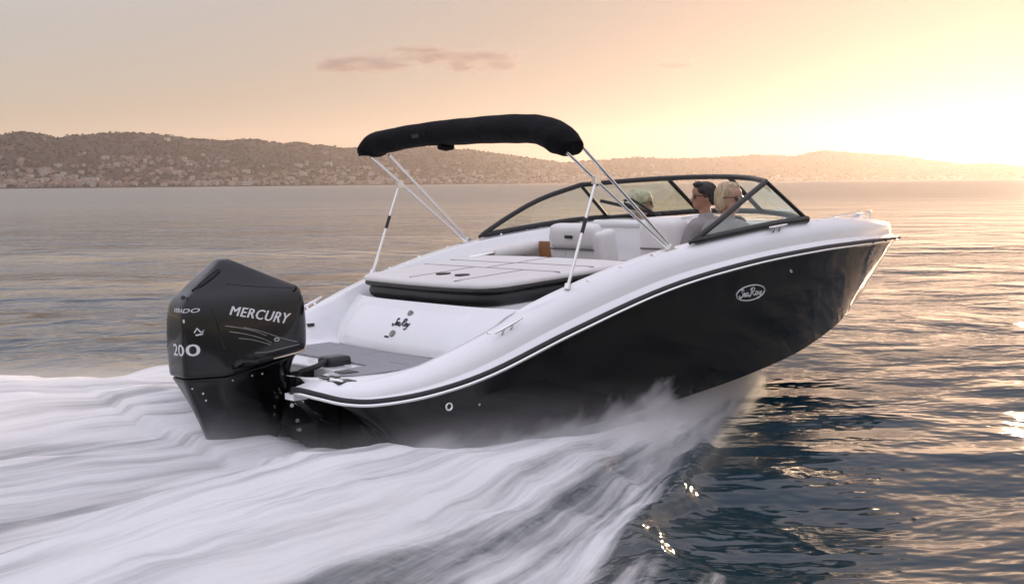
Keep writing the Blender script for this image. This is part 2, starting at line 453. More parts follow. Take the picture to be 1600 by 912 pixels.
# ---- hull lines, one row for each station from the stem to the stern
ROWS = [  # rub rail x,w,z        chine x,w,z          keel x,w,z          gunwale crest x,w,z
    ((6.30, .00, .910), (6.20, .00, .66), (6.20, 0, .66), (6.20, .00, 1.105)),
    ((6.28, .10, .925), (6.12, .04, .60), (6.10, 0, .56), (6.21, .07, 1.100)),
    ((6.22, .20, .938), (6.00, .10, .56), (5.97, 0, .44), (6.17, .155, 1.102)),
    ((6.10, .33, .956), (5.85, .19, .53), (5.80, 0, .32), (6.06, .27, 1.106)),
    ((5.90, .48, .971), (5.62, .31, .49), (5.56, 0, .205), (5.87, .41, 1.115)),
    ((5.60, .66, .984), (5.35, .45, .45), (5.25, 0, .10), (5.58, .57, 1.142)),
    ((5.10, .88, .998), (4.95, .65, .38), (4.85, 0, .015), (5.08, .75, 1.186)),
    ((4.60, 1.04, 1.008), (4.50, .82, .31), (4.45, 0, -.035), (4.60, .91, 1.215)),
    ((4.00, 1.17, 1.007), (3.95, .97, .23), (3.95, 0, -.075), (4.00, 1.04, 1.217)),
    ((3.20, 1.25, .966), (3.20, 1.08, .15), (3.20, 0, -.14), (3.20, 1.12, 1.170)),
    ((2.40, 1.27, .862), (2.40, 1.12, .08), (2.40, 0, -.20), (2.40, 1.13, 1.077)),
    ((1.60, 1.255, .662), (1.60, 1.12, .03), (1.60, 0, -.25), (1.60, 1.115, .886)),
    ((1.00, 1.22, .480), (1.00, 1.10, .01), (1.00, 0, -.28), (1.00, 1.08, .669)),
    ((.60, 1.17, .403), (.66, 1.06, .01), (.70, 0, -.28), (.62, 1.035, .545)),
    ((.30, 1.08, .378), (.52, 1.00, .05), (.58, .5, -.13), (.38, .965, .495)),
    ((.15, .98, .389), (.44, .90, .15), (.56, .8, 0.0), (.25, .885, .487)),
    ((.06, .86, .419), (.41, .78, .22), (.56, .75, .05), (.17, .79, .487)),
    ((.02, .72, .436), (.41, .66, .25), (.56, .65, .08), (.13, .70, .487)),
    ((.02, .62, .432), (.42, .60, .26), (.56, .6, .08), (.13, .625, .487)),
]
RD = crom(np.array(ROWS).reshape(len(ROWS), 12), 6)     # dense rows
RUB, CHI, KEE, CRE = RD[:, 0:3], RD[:, 3:6], RD[:, 6:9], RD[:, 9:12]
for A in (RUB, CHI, KEE, CRE): A[:, 1] = np.clip(A[:, 1], 0, None)

def two_sides(ring_fn, name, material, parent, smooth=40):
    """loft ring_fn(i) -> list of (x,w,z) on both sides of the boat"""
    v, f = [], []
    for sgn in (-1, 1):
        base = len(v); rings = [ring_fn(i) for i in range(len(RD))]; k = len(rings[0])
        for g in rings: v += [(p[0], sgn * p[1], p[2]) for p in g]
        f += [tuple(base + q for q in (a if sgn < 0 else a[::-1])) for a in grid_faces(len(rings), k)]
    o = mk(name, v, f, material, parent, smooth)
    bm = bmesh.new(); bm.from_mesh(o.data); bmesh.ops.remove_doubles(bm, verts=bm.verts[:], dist=.0008)
    bmesh.ops.dissolve_degenerate(bm, dist=.0005, edges=bm.edges[:])
    bmesh.ops.recalc_face_normals(bm, faces=bm.faces[:]); bm.to_mesh(o.data); bm.free()
    o.data.polygons.foreach_set('use_smooth', np.ones(len(o.data.polygons), dtype=bool)); o.data.set_sharp_from_angle(angle=R(smooth))
    return o

def hull_ring(i):
    r, c, k = RUB[i], CHI[i], KEE[i]; out = []
    bowness = float(np.clip((r[0] - 3.4) / 2.2, 0, 1))
    ex = .82 + .32 * bowness
    for t in np.linspace(0, 1, 9):
        p = r + (c - r) * t
        p = p.copy(); p[1] = c[1] + (r[1] - c[1]) * (1 - t) ** ex
        if 0 < t < .2: p[1] -= .006 * min(r[1] * 3, 1)      # small step under the rub rail
        out.append(p)
    ci = c.copy(); ci[1] = max(c[1] - .045, 0); ci[2] = c[2] - .004
    out.append(ci)
    for t in np.linspace(.2, 1, 5):
        p = ci + (k - ci) * t; out.append(p)
    # two lifting strakes on the bottom
    return out
hull = two_sides(hull_ring, 'hull', M['black'], boat, 35)
# transom board below the platform
tv = [(.57, -1.03, .02), (.57, -.5, -.14), (.57, 0, -.28), (.57, .5, -.14), (.57, 1.03, .02), (.60, 1.05, .44), (.60, -1.05, .44)]
mk('transom', tv, [tuple(range(7))], M['black'], boat)

def deck_ring(i):
    r, g = RUB[i], CRE[i]; out = []
    a = r.copy(); a[2] += .012
    mid = np.array([.5 * (r[0] + g[0]), r[1] - .25 * (r[1] - g[1]), r[2] + .62 * (g[2] - r[2])])
    up1 = np.array([.92 * r[0] + .08 * g[0], r[1] - .03 * min(1, r[1] * 4) * 1.0, r[2] + .22 * (g[2] - r[2])])
    st = np.array([.9 * r[0] + .1 * g[0], r[1] - .045 * min(1, r[1] * 4), r[2] + .27 * (g[2] - r[2])])
    out += [a, up1, st]
    for t in (.25, .5, .75, .92, 1.0):
        p = (1 - t) ** 2 * st + 2 * t * (1 - t) * np.array([mid[0], mid[1], g[2] - .02 - .1 * (g[2] - r[2])]) + t * t * g
        out.append(p)
    x = g[0]
    wt = .085 if x > 1.2 else .05
    cw = min(1, g[1] * 5)
    ins = lambda d, z: np.array([x - (.0 if x < 4.5 else d * .9 * (1 - min(1, g[1])) ), max(g[1] - d, 0), z])
    top2 = ins(wt * cw, g[2] - .004); out.append(top2)
    out.append(ins((wt + .02) * cw, g[2] - .022))
    if x > 1.35:
        dep = sstep(1.35, 1.9, np.array(x)).item()
        out.append(ins((wt + .06) * cw, g[2] - .10 - .1 * dep))
        out.append(ins((wt + .16) * cw, max(.5 + .55 * sstep(4.6, 6.1, np.array(x)).item(), g[2] - .22 - .22 * dep)))
        out.append(ins((wt + .20) * cw, .40 + .62 * sstep(4.6, 6.1, np.array(x)).item()))
    else:
        out.append(ins(.12 * cw, g[2] - .35 * max(0, g[2] - .485)))
        out.append(ins(.21 * cw, .490 + .10 * max(0, g[2] - .485)))
        out.append(ins(.30 * cw, .484))
    return out
deck = two_sides(deck_ring, 'deck', M['white'], boat, 38)

def stbd_y(x):  # width of the crest at x
    i = np.argmin(abs(CRE[:, 0] - x)); return CRE[i]
def port_ring(): pass

# rub rail: black rubber with a steel insert
def rail_path(dz, out):
    P = []
    n = len(RUB)
    for i in range(n):
        a = RUB[max(i - 1, 0)]; c = RUB[min(i + 1, n - 1)]
        t = np.array([c[0] - a[0], c[1] - a[1]]); t /= np.linalg.norm(t) + 1e-9
        nrm = np.array([-t[1], t[0]])          # outwards in plan (x, w)
        if i > 0 and nrm @ np.array([-.2 + (RUB[i][0] - 3) * .3, 1.0]) < 0: nrm = -nrm
        if i < 2: nrm = np.array([1.0, 0.0]) if i == 0 else np.array([.7, .7])
        if i > n - 14 and nrm[0] > 0: nrm = -nrm
        P.append((RUB[i][0] + nrm[0] * out, max(RUB[i][1] + nrm[1] * out, 0), RUB[i][2] + dz))
    s = [(p[0], -p[1], p[2]) for p in P][::-1]
    q = [(p[0], p[1], p[2]) for p in P][1:]
    return s + q
rub = MB().tube(rail_path(.010, .004), .019, 8).build('rub_rail', M['rubber'], boat, 60)
MB().tube(rail_path(-.006, .020), .0105, 8).build('steel_insert', M['steel'], rub, 60)

# ---- swim platform: moulded deck around the engine well and four foam decking panels
def slab(name, poly, z0, z1, material, parent, bev=.006, smooth=35):
    v = [(p[0], p[1], z0(p) if callable(z0) else z0) for p in poly] + [(p[0], p[1], z1(p) if callable(z1) else z1) for p in poly]
    k = len(poly)
    f = [tuple(range(k))[::-1], tuple(range(k, 2 * k))] + [(i, (i + 1) % k, k + (i + 1) % k, k + i) for i in range(k)]
    o = mk(name, v, f, material, parent, None)
    if bev: bevel_obj(o, bev, 2)
    return o
platform = slab('swim_platform', [(.135, -.72), (.135, -.625), (.16, -.60), (.40, -.40), (.58, -.36), (.58, .36), (.40, .40), (.16, .60), (.135, .625), (.135, .72), (.26, .80), (.8, .86), (1.3, .88), (1.3, -.88), (.8, -.86), (.26, -.80)], .40, .487, M['white'], boat, .01)
ZP = .497
def decking(poly): return slab('decking_panel', poly, .489, ZP, M['gray_mat'], platform, .003)
decking([(.36, -.74), (.31, -.66), (.47, -.46), (.63, -.44), (.63, -.44), (.80, -.44), (.80, -.76)])
decking([(.81, -.765), (.81, -.44), (.645, -.44), (.645, -.005), (.84, -.005), (1.06, -.005), (1.06, -.775)])
decking([(.645, .005), (.645, .44), (.81, .44), (.81, .765), (1.10, .775), (1.06, .005)])
decking([(.36, .74), (.31, .66), (.47, .46), (.80, .44), (.80, .76)])
# boarding ladder recess and hatch on the starboard wing
lad = MB().box((.235, -.665, .489), (.09, .10, .014)).build('ladder_tray', M['plastic'], platform)
MB().tube([(.20, -.63, .50), (.20, -.71, .50)], .011, 8).build('ladder_rung', M['steel'], lad, 60)
lad2 = MB().box((.235, -.80, .482), (.12, .13, .012)).build('ladder_tray', M['plastic'], platform)
MB().tube([(.18, -.77, .497), (.20, -.86, .492)], .011, 8).build('ladder_rung', M['steel'], lad2, 60)
MB().box((.39, -.60, .4995), (.10, .11, .006)).build('hatch', M['plastic'], platform)
MB().box((.045, -.60, .40), (.09, .10, .035)).build('trim_plate', M['white'], platform)
# engine well and splash guard
well = slab('engine_well', [(.44, -.36), (.60, -.36), (.66, -.42), (.66, .42), (.60, .36), (.44, .36)], .28, .483, M['white'], platform, .012)

# ---- transom wall with logo, under the sun pad
def wall_pt(y, t):   # t 0 bottom .. 1 top ; wraps forward at the sides
    xb = 1.09 + .13 * (abs(y) / .9) ** 3; xt = 1.37 + .10 * (abs(y) / .95) ** 4
    z = .485 + t * .31
    bul = .025 * math.sin(math.pi * min(1, t))
    return (xb + (xt - xb) * t ** 1.25 - bul, y, z)
ys = np.linspace(-1.0, 1.0, 33); ts_ = np.linspace(0, 1, 11)
wv_ = [wall_pt(y, t) for y in ys for t in ts_]
wf = grid_faces(33, 11)
twall = mk('transom_wall', wv_, wf, M['white'], boat, 50)
# moulded panel that stands proud in the middle of the wall
pv = []
for y in np.linspace(-.66, .80, 25):
    for t in np.linspace(.03, .86, 9):
        p = wall_pt(y * (1 - .10 * t), t); e = min((y + .66) / .05, (.80 - y) / .05, (t - .0) / .06, (.90 - t) / .08, 1)
        pv.append((p[0] - .022 * max(e, 0), p[1], p[2]))
mk('moulded_panel', pv, grid_faces(25, 9), M['white'], twall, 50)
# storage steps in the walk-through on the starboard side
MB().box((1.62, -.83, .56), (.36, .46, .30)).build('walkthrough_step', M['white'], boat)

SEARAY = [[(.30, .78), (.27, .92), (.18, .95), (.12, .85), (.16, .70), (.24, .55), (.26, .35), (.16, .15), (.02, .12), (-.06, .25), (-.02, .38)],
          [(.30, .30), (.42, .38), (.46, .50), (.40, .56), (.34, .46), (.35, .28), (.44, .20), (.54, .28)],
          [(.74, .50), (.64, .54), (.56, .42), (.58, .24), (.66, .2), (.74, .34), (.75, .52), (.75, .28), (.82, .2), (.88, .28)],
          [(1.10, .9), (1.06, .55), (.99, .2), (.90, .12), (.85, .2)],
          [(.96, .76), (1.06, .95), (1.28, .95), (1.34, .78), (1.24, .6), (1.10, .55), (1.24, .34), (1.34, .2), (1.46, .26)],
          [(1.66, .50), (1.56, .54), (1.48, .42), (1.5, .24), (1.58, .2), (1.66, .34), (1.67, .52), (1.67, .28), (1.74, .2)],
          [(1.80, .52), (1.80, .3), (1.88, .22), (1.97, .34), (2.02, .54), (1.98, .2), (1.90, -.12), (1.78, -.18), (1.72, -.06)]]
def script_logo(name, fn, r, material, parent):
    mb = MB()
    for st in SEARAY:
        q = crom(np.array(st), 4)
        mb.tube([fn(u / 2.0, v) for u, v in q], r, 6)
    return mb.build(name, material, parent, 60)
def on_wall(u, v, off=.028):      # u 0..1 port to starboard, v 0..1
    y = .085 - u * .18; t = .60 + (v - .4) * .17
    p = wall_pt(y, t); return (p[0] - off, p[1], p[2])
script_logo('lettering', on_wall, .0032, M['letter_dark'], twall)
for t_, rr in ((.80, .021), (.40, .024)):
    p = wall_pt(-.01, t_); MB().cyl((p[0] - .026, -.005 if t_ > .5 else .02, p[2]), (1, 0, -.7), rr, .014, 14).build('locker_latch', M['latch'], twall, 40)
p = wall_pt(.06, .35); MB().box((p[0] - .026, .07, p[2] - .008), (.012, .045, .012)).build('drain_fitting', M['plastic'], twall)

# ---- sun pad
def pad_outline(inset=0., n=6):
    pts = []
    def arc(cx, cy, r, a0, a1):
        for k in range(n + 1):
            a = R(a0 + (a1 - a0) * k / n); pts.append((cx + r * math.cos(a), cy + r * math.sin(a)))
    i = inset
    arc(1.44 + .10 + i, .90 - .10 - i, .10, 90, 180)
    for k in range(1, 8): 
        y = .80 - k * (1.20 / 8); pts.append((1.44 + i - .035 * math.sin(math.pi * (.80 - y) / 1.4), y))
    arc(1.44 + .20 + i, -.63 + .20 + i, .20, 180, 262)
    pts.append((2.62 - i, -.72 + i)); pts.append((2.66 - i, -.4)); pts.append((2.66 - i, .5)); pts.append((2.60 - i, .95 - i))
    return pts
def pad_z(x, base): return base + (x - 1.44) * .055
def pad_layer(name, inset, z0, z1, rnd, material, parent):
    """soft edged cushion: rings shrinking to the top and bottom"""
    rings = []
    for dz, di in ((0, rnd), (.2, .25 * rnd), (.5, 0), (.8, .25 * rnd), (1, rnd), (1.02, rnd + .06)):
        o_ = pad_outline(inset + di); rings.append([(p[0], p[1], pad_z(p[0], z0 + (z1 - z0) * min(dz, 1) + (.004 if dz > 1 else 0))) for p in o_])
    k = len(rings[0]); v = [p for g in rings for p in g]; f = grid_faces(len(rings), k, True)
    f.append(tuple(range(k))[::-1]); f.append(tuple((len(rings) - 1) * k + j for j in range(k)))
    return mk(name, v, f, material, parent, 60)
pad = pad_layer('sun_pad', .02, .775, .885, .03, M['vinyl_dark'], boat)
pad_layer('pad_trim', .0, .868, .905, .012, M['vinyl_dark'], pad)
cush = pad_layer('pad_cushion', -.006, .895, .942, .022, M['vinyl_white'], pad)
pad_layer('pad_base', .05, .70, .79, .02, M['white'], pad)
def zs(x): return pad_z(x, .9475)
for path in ([(2.02, .90), (2.02, -.66)], [(2.02, .15), (2.65, .15)], [(1.46, .28), (2.02, .28)], [(2.28, .93), (2.28, .15)], [(2.30, .15), (2.30, -.68)], [(1.43, -.28), (2.02, -.28)]):
    q = [(a + (path[1][0] - path[0][0]) * 0, 0) for a in (0,)]
    n_ = 14; P_ = [(path[0][0] + (path[1][0] - path[0][0]) * k / n_, path[0][1] + (path[1][1] - path[0][1]) * k / n_) for k in range(n_ + 1)]
    MB().tube([(x, y, zs(x) - .001) for x, y in P_], .0055, 6, flat=.4).build('pad_seam', M['seam'], cush, 60)
for y in (.16, -.06):
    MB().cyl((1.66, y, zs(1.66)), (0, 0, 1), .052, .014, 18).build('cup_holder', M['plastic'], cush, 40)

# ---- cockpit: floor, side panels, seats, consoles
slab('cockpit_floor', [(1.4, -.86), (4.2, -.72), (4.9, -.30), (4.9, .30), (4.2, .72), (1.4, .86)], .36, .405, M['carpet'], boat, 0)
def rbox(name, c, size, material, parent, bev=.03, rot=None, seg=3):
    o = MB().box(c, size, rot).build(name, material, parent)
    bm = bmesh.new(); bm.from_mesh(o.data)
    bmesh.ops.bevel(bm, geom=bm.edges[:], offset=bev, segments=seg, profile=.6, affect='EDGES')
    bm.to_mesh(o.data); bm.free()
    o.data.polygons.foreach_set('use_smooth', np.ones(len(o.data.polygons), dtype=bool)); o.data.set_sharp_from_angle(angle=R(60))
    return o
RY = lambda a: Matrix.Rotation(R(a), 3, 'Y')
RZ = lambda a: Matrix.Rotation(R(a), 3, 'Z')
# padded coaming along the port and starboard side
for sg, nm in ((1, 'coaming_panel'), (-1, 'coaming_panel')):
    mb = MB(); P_ = [(x, sg * (stbd_y(x)[1] - .16), stbd_y(x)[2] - .13) for x in np.linspace(2.0, 3.9, 16)]
    mb.tube(P_, [.05] + [.062] * 14 + [.05], 10); o = mb.build(nm, M['vinyl_white'], boat, 80)
    MB().tube([(p[0], p[1] - sg * .045, p[2] - .055) for p in P_[1:9]], .010, 6).build('coaming_piping', M['seam'], o, 60)
    h = MB().tube([(2.46, sg * .93, .985), (2.44, sg * .90, 1.0), (2.5, sg * .885, 1.005), (2.66, sg * .885, 1.02), (2.70, sg * .93, 1.03)], .014, 8).build('grab_handle', M['steel'], o, 60)
# tan side panel beside the companion seat
rbox('side_panel', (3.14, .75, .93), (.03, .30, .31), M['tan'], boat, .008)
def bucket_seat(x, y, yaw, wid=.56):
    s = rbox('bucket_seat', (0, 0, .62), (.50, wid * .95, .16), M['vinyl_white'], boat, .05)
    s.matrix_local = Matrix.Translation((x, y, 0)) @ Matrix.Rotation(R(yaw), 4, 'Z')
    def bp_(nm, c, sz, bv, r=8): return rbox(nm, c, sz, M['vinyl_white'], s, bv, RY(-r))
    bp_('backrest', (-.24, 0, .90), (.13, wid, .52), .055)
    bp_('headrest', (-.285, 0, 1.13), (.14, wid * .92, .20), .06)
    for sy in (-1, 1): bp_('bolster', (-.20, sy * wid * .44, .93), (.20, .11, .50), .045)
    for sy in (-1, 1): bp_('seat_pleat', (-.310, sy * wid * .17, .92), (.010, .012, .36), .004)
    bp_('seat_badge', (-.365, 0, 1.13), (.012, .085, .025), .004).data.materials[0] = M['plastic']
    bp_('back_seam', (-.335, 0, 1.035), (.012, wid * .9, .012), .004).data.materials[0] = M['seam']
    MB().cyl((0, 0, .47), (0, 0, 1), .07, .16, 14).build('pedestal', M['steel'], s, 40)
    return s
bucket_seat(3.42, .45, 0)
hb_ = rbox('helm_bench', (3.46, -.60, .57), (.46, .66, .16), M['vinyl_white'], boat, .05)
rbox('bench_backrest', (3.20, -.62, .80), (.10, .60, .30), M['vinyl_white'], hb_, .045)
MB().box((3.46, -.60, .45), (.34, .50, .10)).build('bench_base', M['white'], hb_)
lb = rbox('lounge_seat', (3.66, .02, .80), (.22, .40, .90), M['vinyl_white'], boat, .09, None, 5)
rbox('lounge_piping', (3.545, .02, 1.02), (.012, .30, .012), M['seam'], lb, .004)
# consoles under the windshield with the walk-through between
for sg in (1, -1):
    c = rbox('console', (3.93, sg * .66, .80), (.34, .60, .80), M['white'], boat, .06)
    rbox('dash_pod', (3.92, sg * .66, 1.195), (.36, .58, .06), M['white'], c, .03)
    MB().box((3.755, sg * .66, .74), (.02, .46, .34)).build('console_door', M['vinyl_white'], c)
# rounded lounge backs in the bow
for sg in (1, -1):
    b_ = rbox('bow_seat', (4.72, sg * .46, .58), (.70, .36, .30), M['vinyl_white'], boat, .06)
    rbox('bow_backrest', (4.42, sg * .46, .95), (.12, .36, .42), M['vinyl_white'], b_, .07)
# steering wheel and throttle at the starboard console
sw = MB(); cc = Vector((3.70, -.60, 1.10)); ax = Vector((-.85, 0, .5)).normalized(); u_ = Vector((0, 1, 0)); v_ = ax.cross(u_)
sw.tube([cc + .18 * (math.cos(a) * u_ + math.sin(a) * v_) for a in np.linspace(0, 2 * math.pi, 25)], .014, 8)
for a in (R(30), R(150), R(270)): sw.tube([cc, cc + .18 * (math.cos(a) * u_ + math.sin(a) * v_)], .011, 6)
sw.tube([cc, cc - ax * .12], .03, 8)
sw.build('steering_wheel', M['plastic'], boat, 60)
th = MB().box((3.35, -.97, .95), (.14, .05, .10)); th.tube([(3.35, -.93, .98), (3.30, -.91, 1.05), (3.25, -.90, 1.10)], [.016, .014, .022], 8)
th.build('throttle', M['plastic'], boat, 60)

# ---- windshield
WA, WT, WF = (2.73, 1.16, 1.135), (3.68, 1.00, 1.515), (4.04, 1.07, 1.225)
def mir(p, s): return (p[0], p[1] * s, p[2])
TOPC = [(3.68, 1.0, 1.515), (3.90, .66, 1.537), (4.02, .33, 1.549), (4.06, 0, 1.553)]
BASC = [(4.04, 1.07, 1.225), (4.26, .68, 1.25), (4.38, .34, 1.268), (4.41, 0, 1.272)]
def full_arc(C): 
    a = [mir(p, 1) for p in C]; return crom(np.array(a + [mir(p, -1) for p in C[:-1]][::-1]), 6)
top_arc, base_arc = full_arc(TOPC), full_arc(BASC)
ws = empty('windshield', (0, 0, 0), boat)
MB().tube(top_arc, .017, 8, flat=1.2).build('top_rail', M['frame'], ws, 60)
MB().tube(base_arc, .020, 8, flat=1.1).build('base_rail', M['frame'], ws, 60)
for s in (1, -1):
    side = crom(np.array([WA, (3.02, 1.135, 1.283), (3.32, 1.08, 1.415), WT]), 6) if s > 0 else crom(np.array([WA, (3.05, 1.125, 1.266), (3.36, 1.065, 1.393), WT]), 6)
    base = crom(np.array([WA, (3.2, 1.145, 1.178), (3.65, 1.11, 1.212), WF]), 6)
    MB().tube([mir(p, s) for p in side], [.010] + [.018] * (len(side) - 1), 8, flat=1.15).build('side_rail', M['frame'], ws, 60)
    MB().tube([mir((p[0], p[1], p[2] + .008), s) for p in base], [.010] + [.024] * (len(base) - 1), 8).build('sill_rail', M['frame'], ws, 60)
    MB().tube([mir(WT, s), mir(WF, s)], .016, 8).build('corner_post', M['frame'] if s > 0 else M['frame'], ws, 60)
    v = [mir(p, s) for p in side] + [mir(p, s) for p in base]; k = len(side)
    mk('side_pane', v, grid_faces(2, k), M['glass'], ws, 180)
    # the front pane between the corner post and the walk-through
    ta = crom(np.array(TOPC[:3]), 6); ba = crom(np.array(BASC[:3]), 6)
    mk('front_pane', [mir(p, s) for p in ta] + [mir(p, s) for p in ba], grid_faces(2, len(ta)), M['glass'], ws, 180)
    MB().tube([mir(TOPC[2], s), mir(BASC[2], s)], .018, 8).build('door_post', M['frame'], ws, 60)
# centre pane swung open against the port pane
mk('centre_pane', [(4.02, .31, 1.54), (4.36, .32, 1.27), (4.03, .78, 1.24), (3.86, .66, 1.46)], [(0, 1, 2, 3)], M['glass'], ws)
MB().tube([(3.80, .90, 1.38), (3.98, .70, 1.31), (4.12, .52, 1.25)], .014, 8).build('pane_stay', M['frame'], ws, 60)
MB().tube([(3.90, .72, 1.375), (3.93, .66, 1.385), (3.99, .60, 1.33), (4.08, .55, 1.26), (4.02, .60, 1.285), (3.90, .72, 1.355)], .011, 8).build('mirror_bracket', M['frame'], ws, 60)

# ---- folded canopy in its boot, on two hoops and two aft legs
bim = empty('canopy_frame', (0, 0, 0), boat)
cl = [(-.02, 1.14, 1.80), (0, 1.13, 1.845), (0, 1.06, 1.888), (0, .90, 1.90), (0, .62, 1.921), (0, .30, 1.928), (0, 0, 1.929), (0, -.30, 1.929), (0, -.60, 1.922), (0, -.78, 1.912), (0, -.93, 1.880), (0, -1.04, 1.828), (.02, -1.11, 1.778)]
cl = crom(np.array(cl), 5); X0 = 1.75
mb = MB(); n_ = 18; rings = []
for i, p in enumerate(cl):
    f_ = i / (len(cl) - 1); a = cl[min(i + 1, len(cl) - 1)] - cl[max(i - 1, 0)]
    t = Vector((0, a[1], a[2])).normalized(); nrm = Vector((0, -t.z, t.y)); 
    if nrm.z < 0 and abs(t.y) > .3: nrm = -nrm
    if abs(t.y) <= .3: nrm = Vector((0, 1 if p[1] > 0 else -1, 0))
    endf = min(1, .72 + 4 * min(f_, 1 - f_))
    wr = 1 + .018 * math.sin(f_ * 31) + .012 * math.sin(f_ * 77 + 1)
    rh, rx = .088 * endf * wr, .125 * endf * wr
    rings.append([(X0 + p[0] + rx * math.cos(2 * math.pi * k / n_), p[1] + nrm.y * rh * math.sin(2 * math.pi * k / n_), p[2] + nrm.z * rh * math.sin(2 * math.pi * k / n_) - .006 * math.sin(2 * math.pi * k / n_ * 3 + f_ * 9)) for k in range(n_)])
v = [q for g in rings for q in g]; f = grid_faces(len(rings), n_, True); f.append(tuple(range(n_))[::-1]); f.append(tuple((len(rings) - 1) * n_ + k for k in range(n_)))
boot = mk('canopy_boot', v, f, M['canvas'], bim, 60)
MB().tube([(X0 - .05, .21, 1.845), (X0, .2, 1.832), (X0 + .05, .19, 1.84)], .03, 8).build('boot_strap', M['canvas'], boot, 60)
MB().box((X0 - .120, .39, 1.915), (.012, .08, .028)).build('boot_label', M['rubber'], boot)
for s in (1, -1):
    B0 = (2.60, s * 1.12, 1.115)
    MB().tube([B0, (1.86, s * 1.085, 1.80)], .0115, 8).build('hoop_tube', M['steel'], bim, 60)
    MB().tube([(2.56, s * 1.118, 1.12), (1.70, s * 1.085, 1.79)], .0105, 8).build('hoop_tube', M['steel'], bim, 60)
    q = MB().box((2.585, s * 1.12, 1.10), (.13, .05, .016)); q.cyl((2.59, s * 1.12, 1.12), (0, 1, 0), .02, .045, 10)
    q.build('deck_hinge', M['steel'], bim, 40)
    J, K = (1.96, s * 1.11, 1.58), (1.69, s * 1.12, .925)
    leg = MB().tube([J, K], .0098, 8).build('aft_leg', M['steel'], bim, 60)
    q = lambda t: tuple(J[i] + (K[i] - J[i]) * t for i in range(3))
    MB().tube([q(.36), q(.50)], .0125, 8).build('leg_collar', M['plastic'], leg, 60)
    MB().tube([q(.97), q(1.02)], .022, 8).build('leg_foot', M['steel'], leg, 60)
    MB().box(J, (.05, .035, .05)).build('leg_clamp', M['steel'], leg)

# ---- deck hardware
def on_deck(x, t, s=-1):        # t 0 rub rail .. 1 crest
    i = int(np.argmin(abs(RUB[:, 0] - x))); g = deck_ring(i); 
    tt = t * 6 + 1; a = int(tt); fr = tt - a; p = g[a] * (1 - fr) + g[min(a + 1, 7)] * fr
    return Vector((p[0], s * p[1], p[2]))
def cleat(x, t, s):
    p = on_deck(x, t, s); d = (on_deck(x + .12, t, s) - on_deck(x - .12, t, s)).normalized(); up = Vector((0, s * .5, .85)).normalized()
    mb = MB().tube([p - d * .11 + up * .045, p - d * .05 + up * .042, p + d * .05 + up * .042, p + d * .11 + up * .045], [.007, .011, .011, .007], 8)
    for q in (-.035, .035): mb.tube([p + d * q, p + d * q + up * .042], .010, 8)
    mb.build('cleat', M['steel'], deck, 60)
for s in (-1, 1):
    cleat(3.62, .62, s); cleat(1.22, .62, s)
    for x in (1.05, 1.9, 2.12, 2.35, 2.9, 3.15, 3.4, 3.8, 4.25, 4.5, 4.85):
        p = on_deck(x, .93 if x < 3 else .85, s); MB().cyl(p, (0, s * .6, .8), .011, .012, 8).build('snap_button', M['steel'], deck, 60)
    for k, i in enumerate(range(10, 40, 4)):
        p = RUB[i]; MB().cyl((p[0] + .02, s * (p[1] + .022), p[2] + .006), (.4, s, 0), .008, .014, 8).build('rail_screw', M['rubber'], rub, 60)
    # bow grab rail
    P_ = [(4.60, s * .80, 1.200), (4.75, s * .75, 1.212), (5.05, s * .66, 1.222), (5.45, s * .50, 1.222), (5.70, s * .38, 1.212)]
    MB().tube(crom(np.array(P_), 5), .010, 8).build('bow_rail', M['steel'], deck, 60)
    MB().tube([(5.52, s * .47, 1.222), (5.62, s * .43, 1.220), (5.56, s * .45, 1.13)], .012, 8).build('rail_stanchion', M['steel'], deck, 60)
    MB().box((1.05, s * .955, .61), (.05, .025, .02)).build('courtesy_light', M['plastic'], deck)
MB().tube([(5.78, -.2, 1.12), (5.84, -.18, 1.17), (5.9, -.1, 1.175), (5.94, 0, 1.14)], .016, 8).build('bow_cleat', M['steel'], deck, 60)
MB().cyl((5.95, .0, 1.13), (0, 0, 1), .035, .05, 12).build('navigation_light', M['steel'], deck, 60)

# ---- hull side marks, laid on the surface of the hull
def bvh_of(o):
    dg = bpy.context.evaluated_depsgraph_get(); e = o.evaluated_get(dg); m_ = e.to_mesh()
    t = BVHTree.FromPolygons([v.co.copy() for v in m_.vertices], [tuple(p.vertices) for p in m_.polygons]); e.to_mesh_clear(); return t
hull_bvh = bvh_of(hull)
def on_hull(x, z, off=.004):
    h = hull_bvh.ray_cast(Vector((x, -3, z)), Vector((0, 1, 0)))
    return (h[0] - Vector((0, 1, 0)) * off) if h[0] is not None else Vector((x, -1.2, z))
LOGO_C, LOGO_S = (3.26, .765), (.30, .105)
def logo_pt(u, v, off=.005): return on_hull(LOGO_C[0] + u, LOGO_C[1] + v + u * .02, off)
mb = MB(); mb.tube([logo_pt(.157 * math.cos(a), .052 * math.sin(a)) for a in np.linspace(0, 2 * math.pi, 41)], .0048, 6)
oval = mb.build('logo_oval', M['letter'], hull, 60)
script_logo('logo_lettering', lambda u, v: logo_pt(-.118 + u * .235, -.033 + v * .068), .0042, M['letter'], hull)
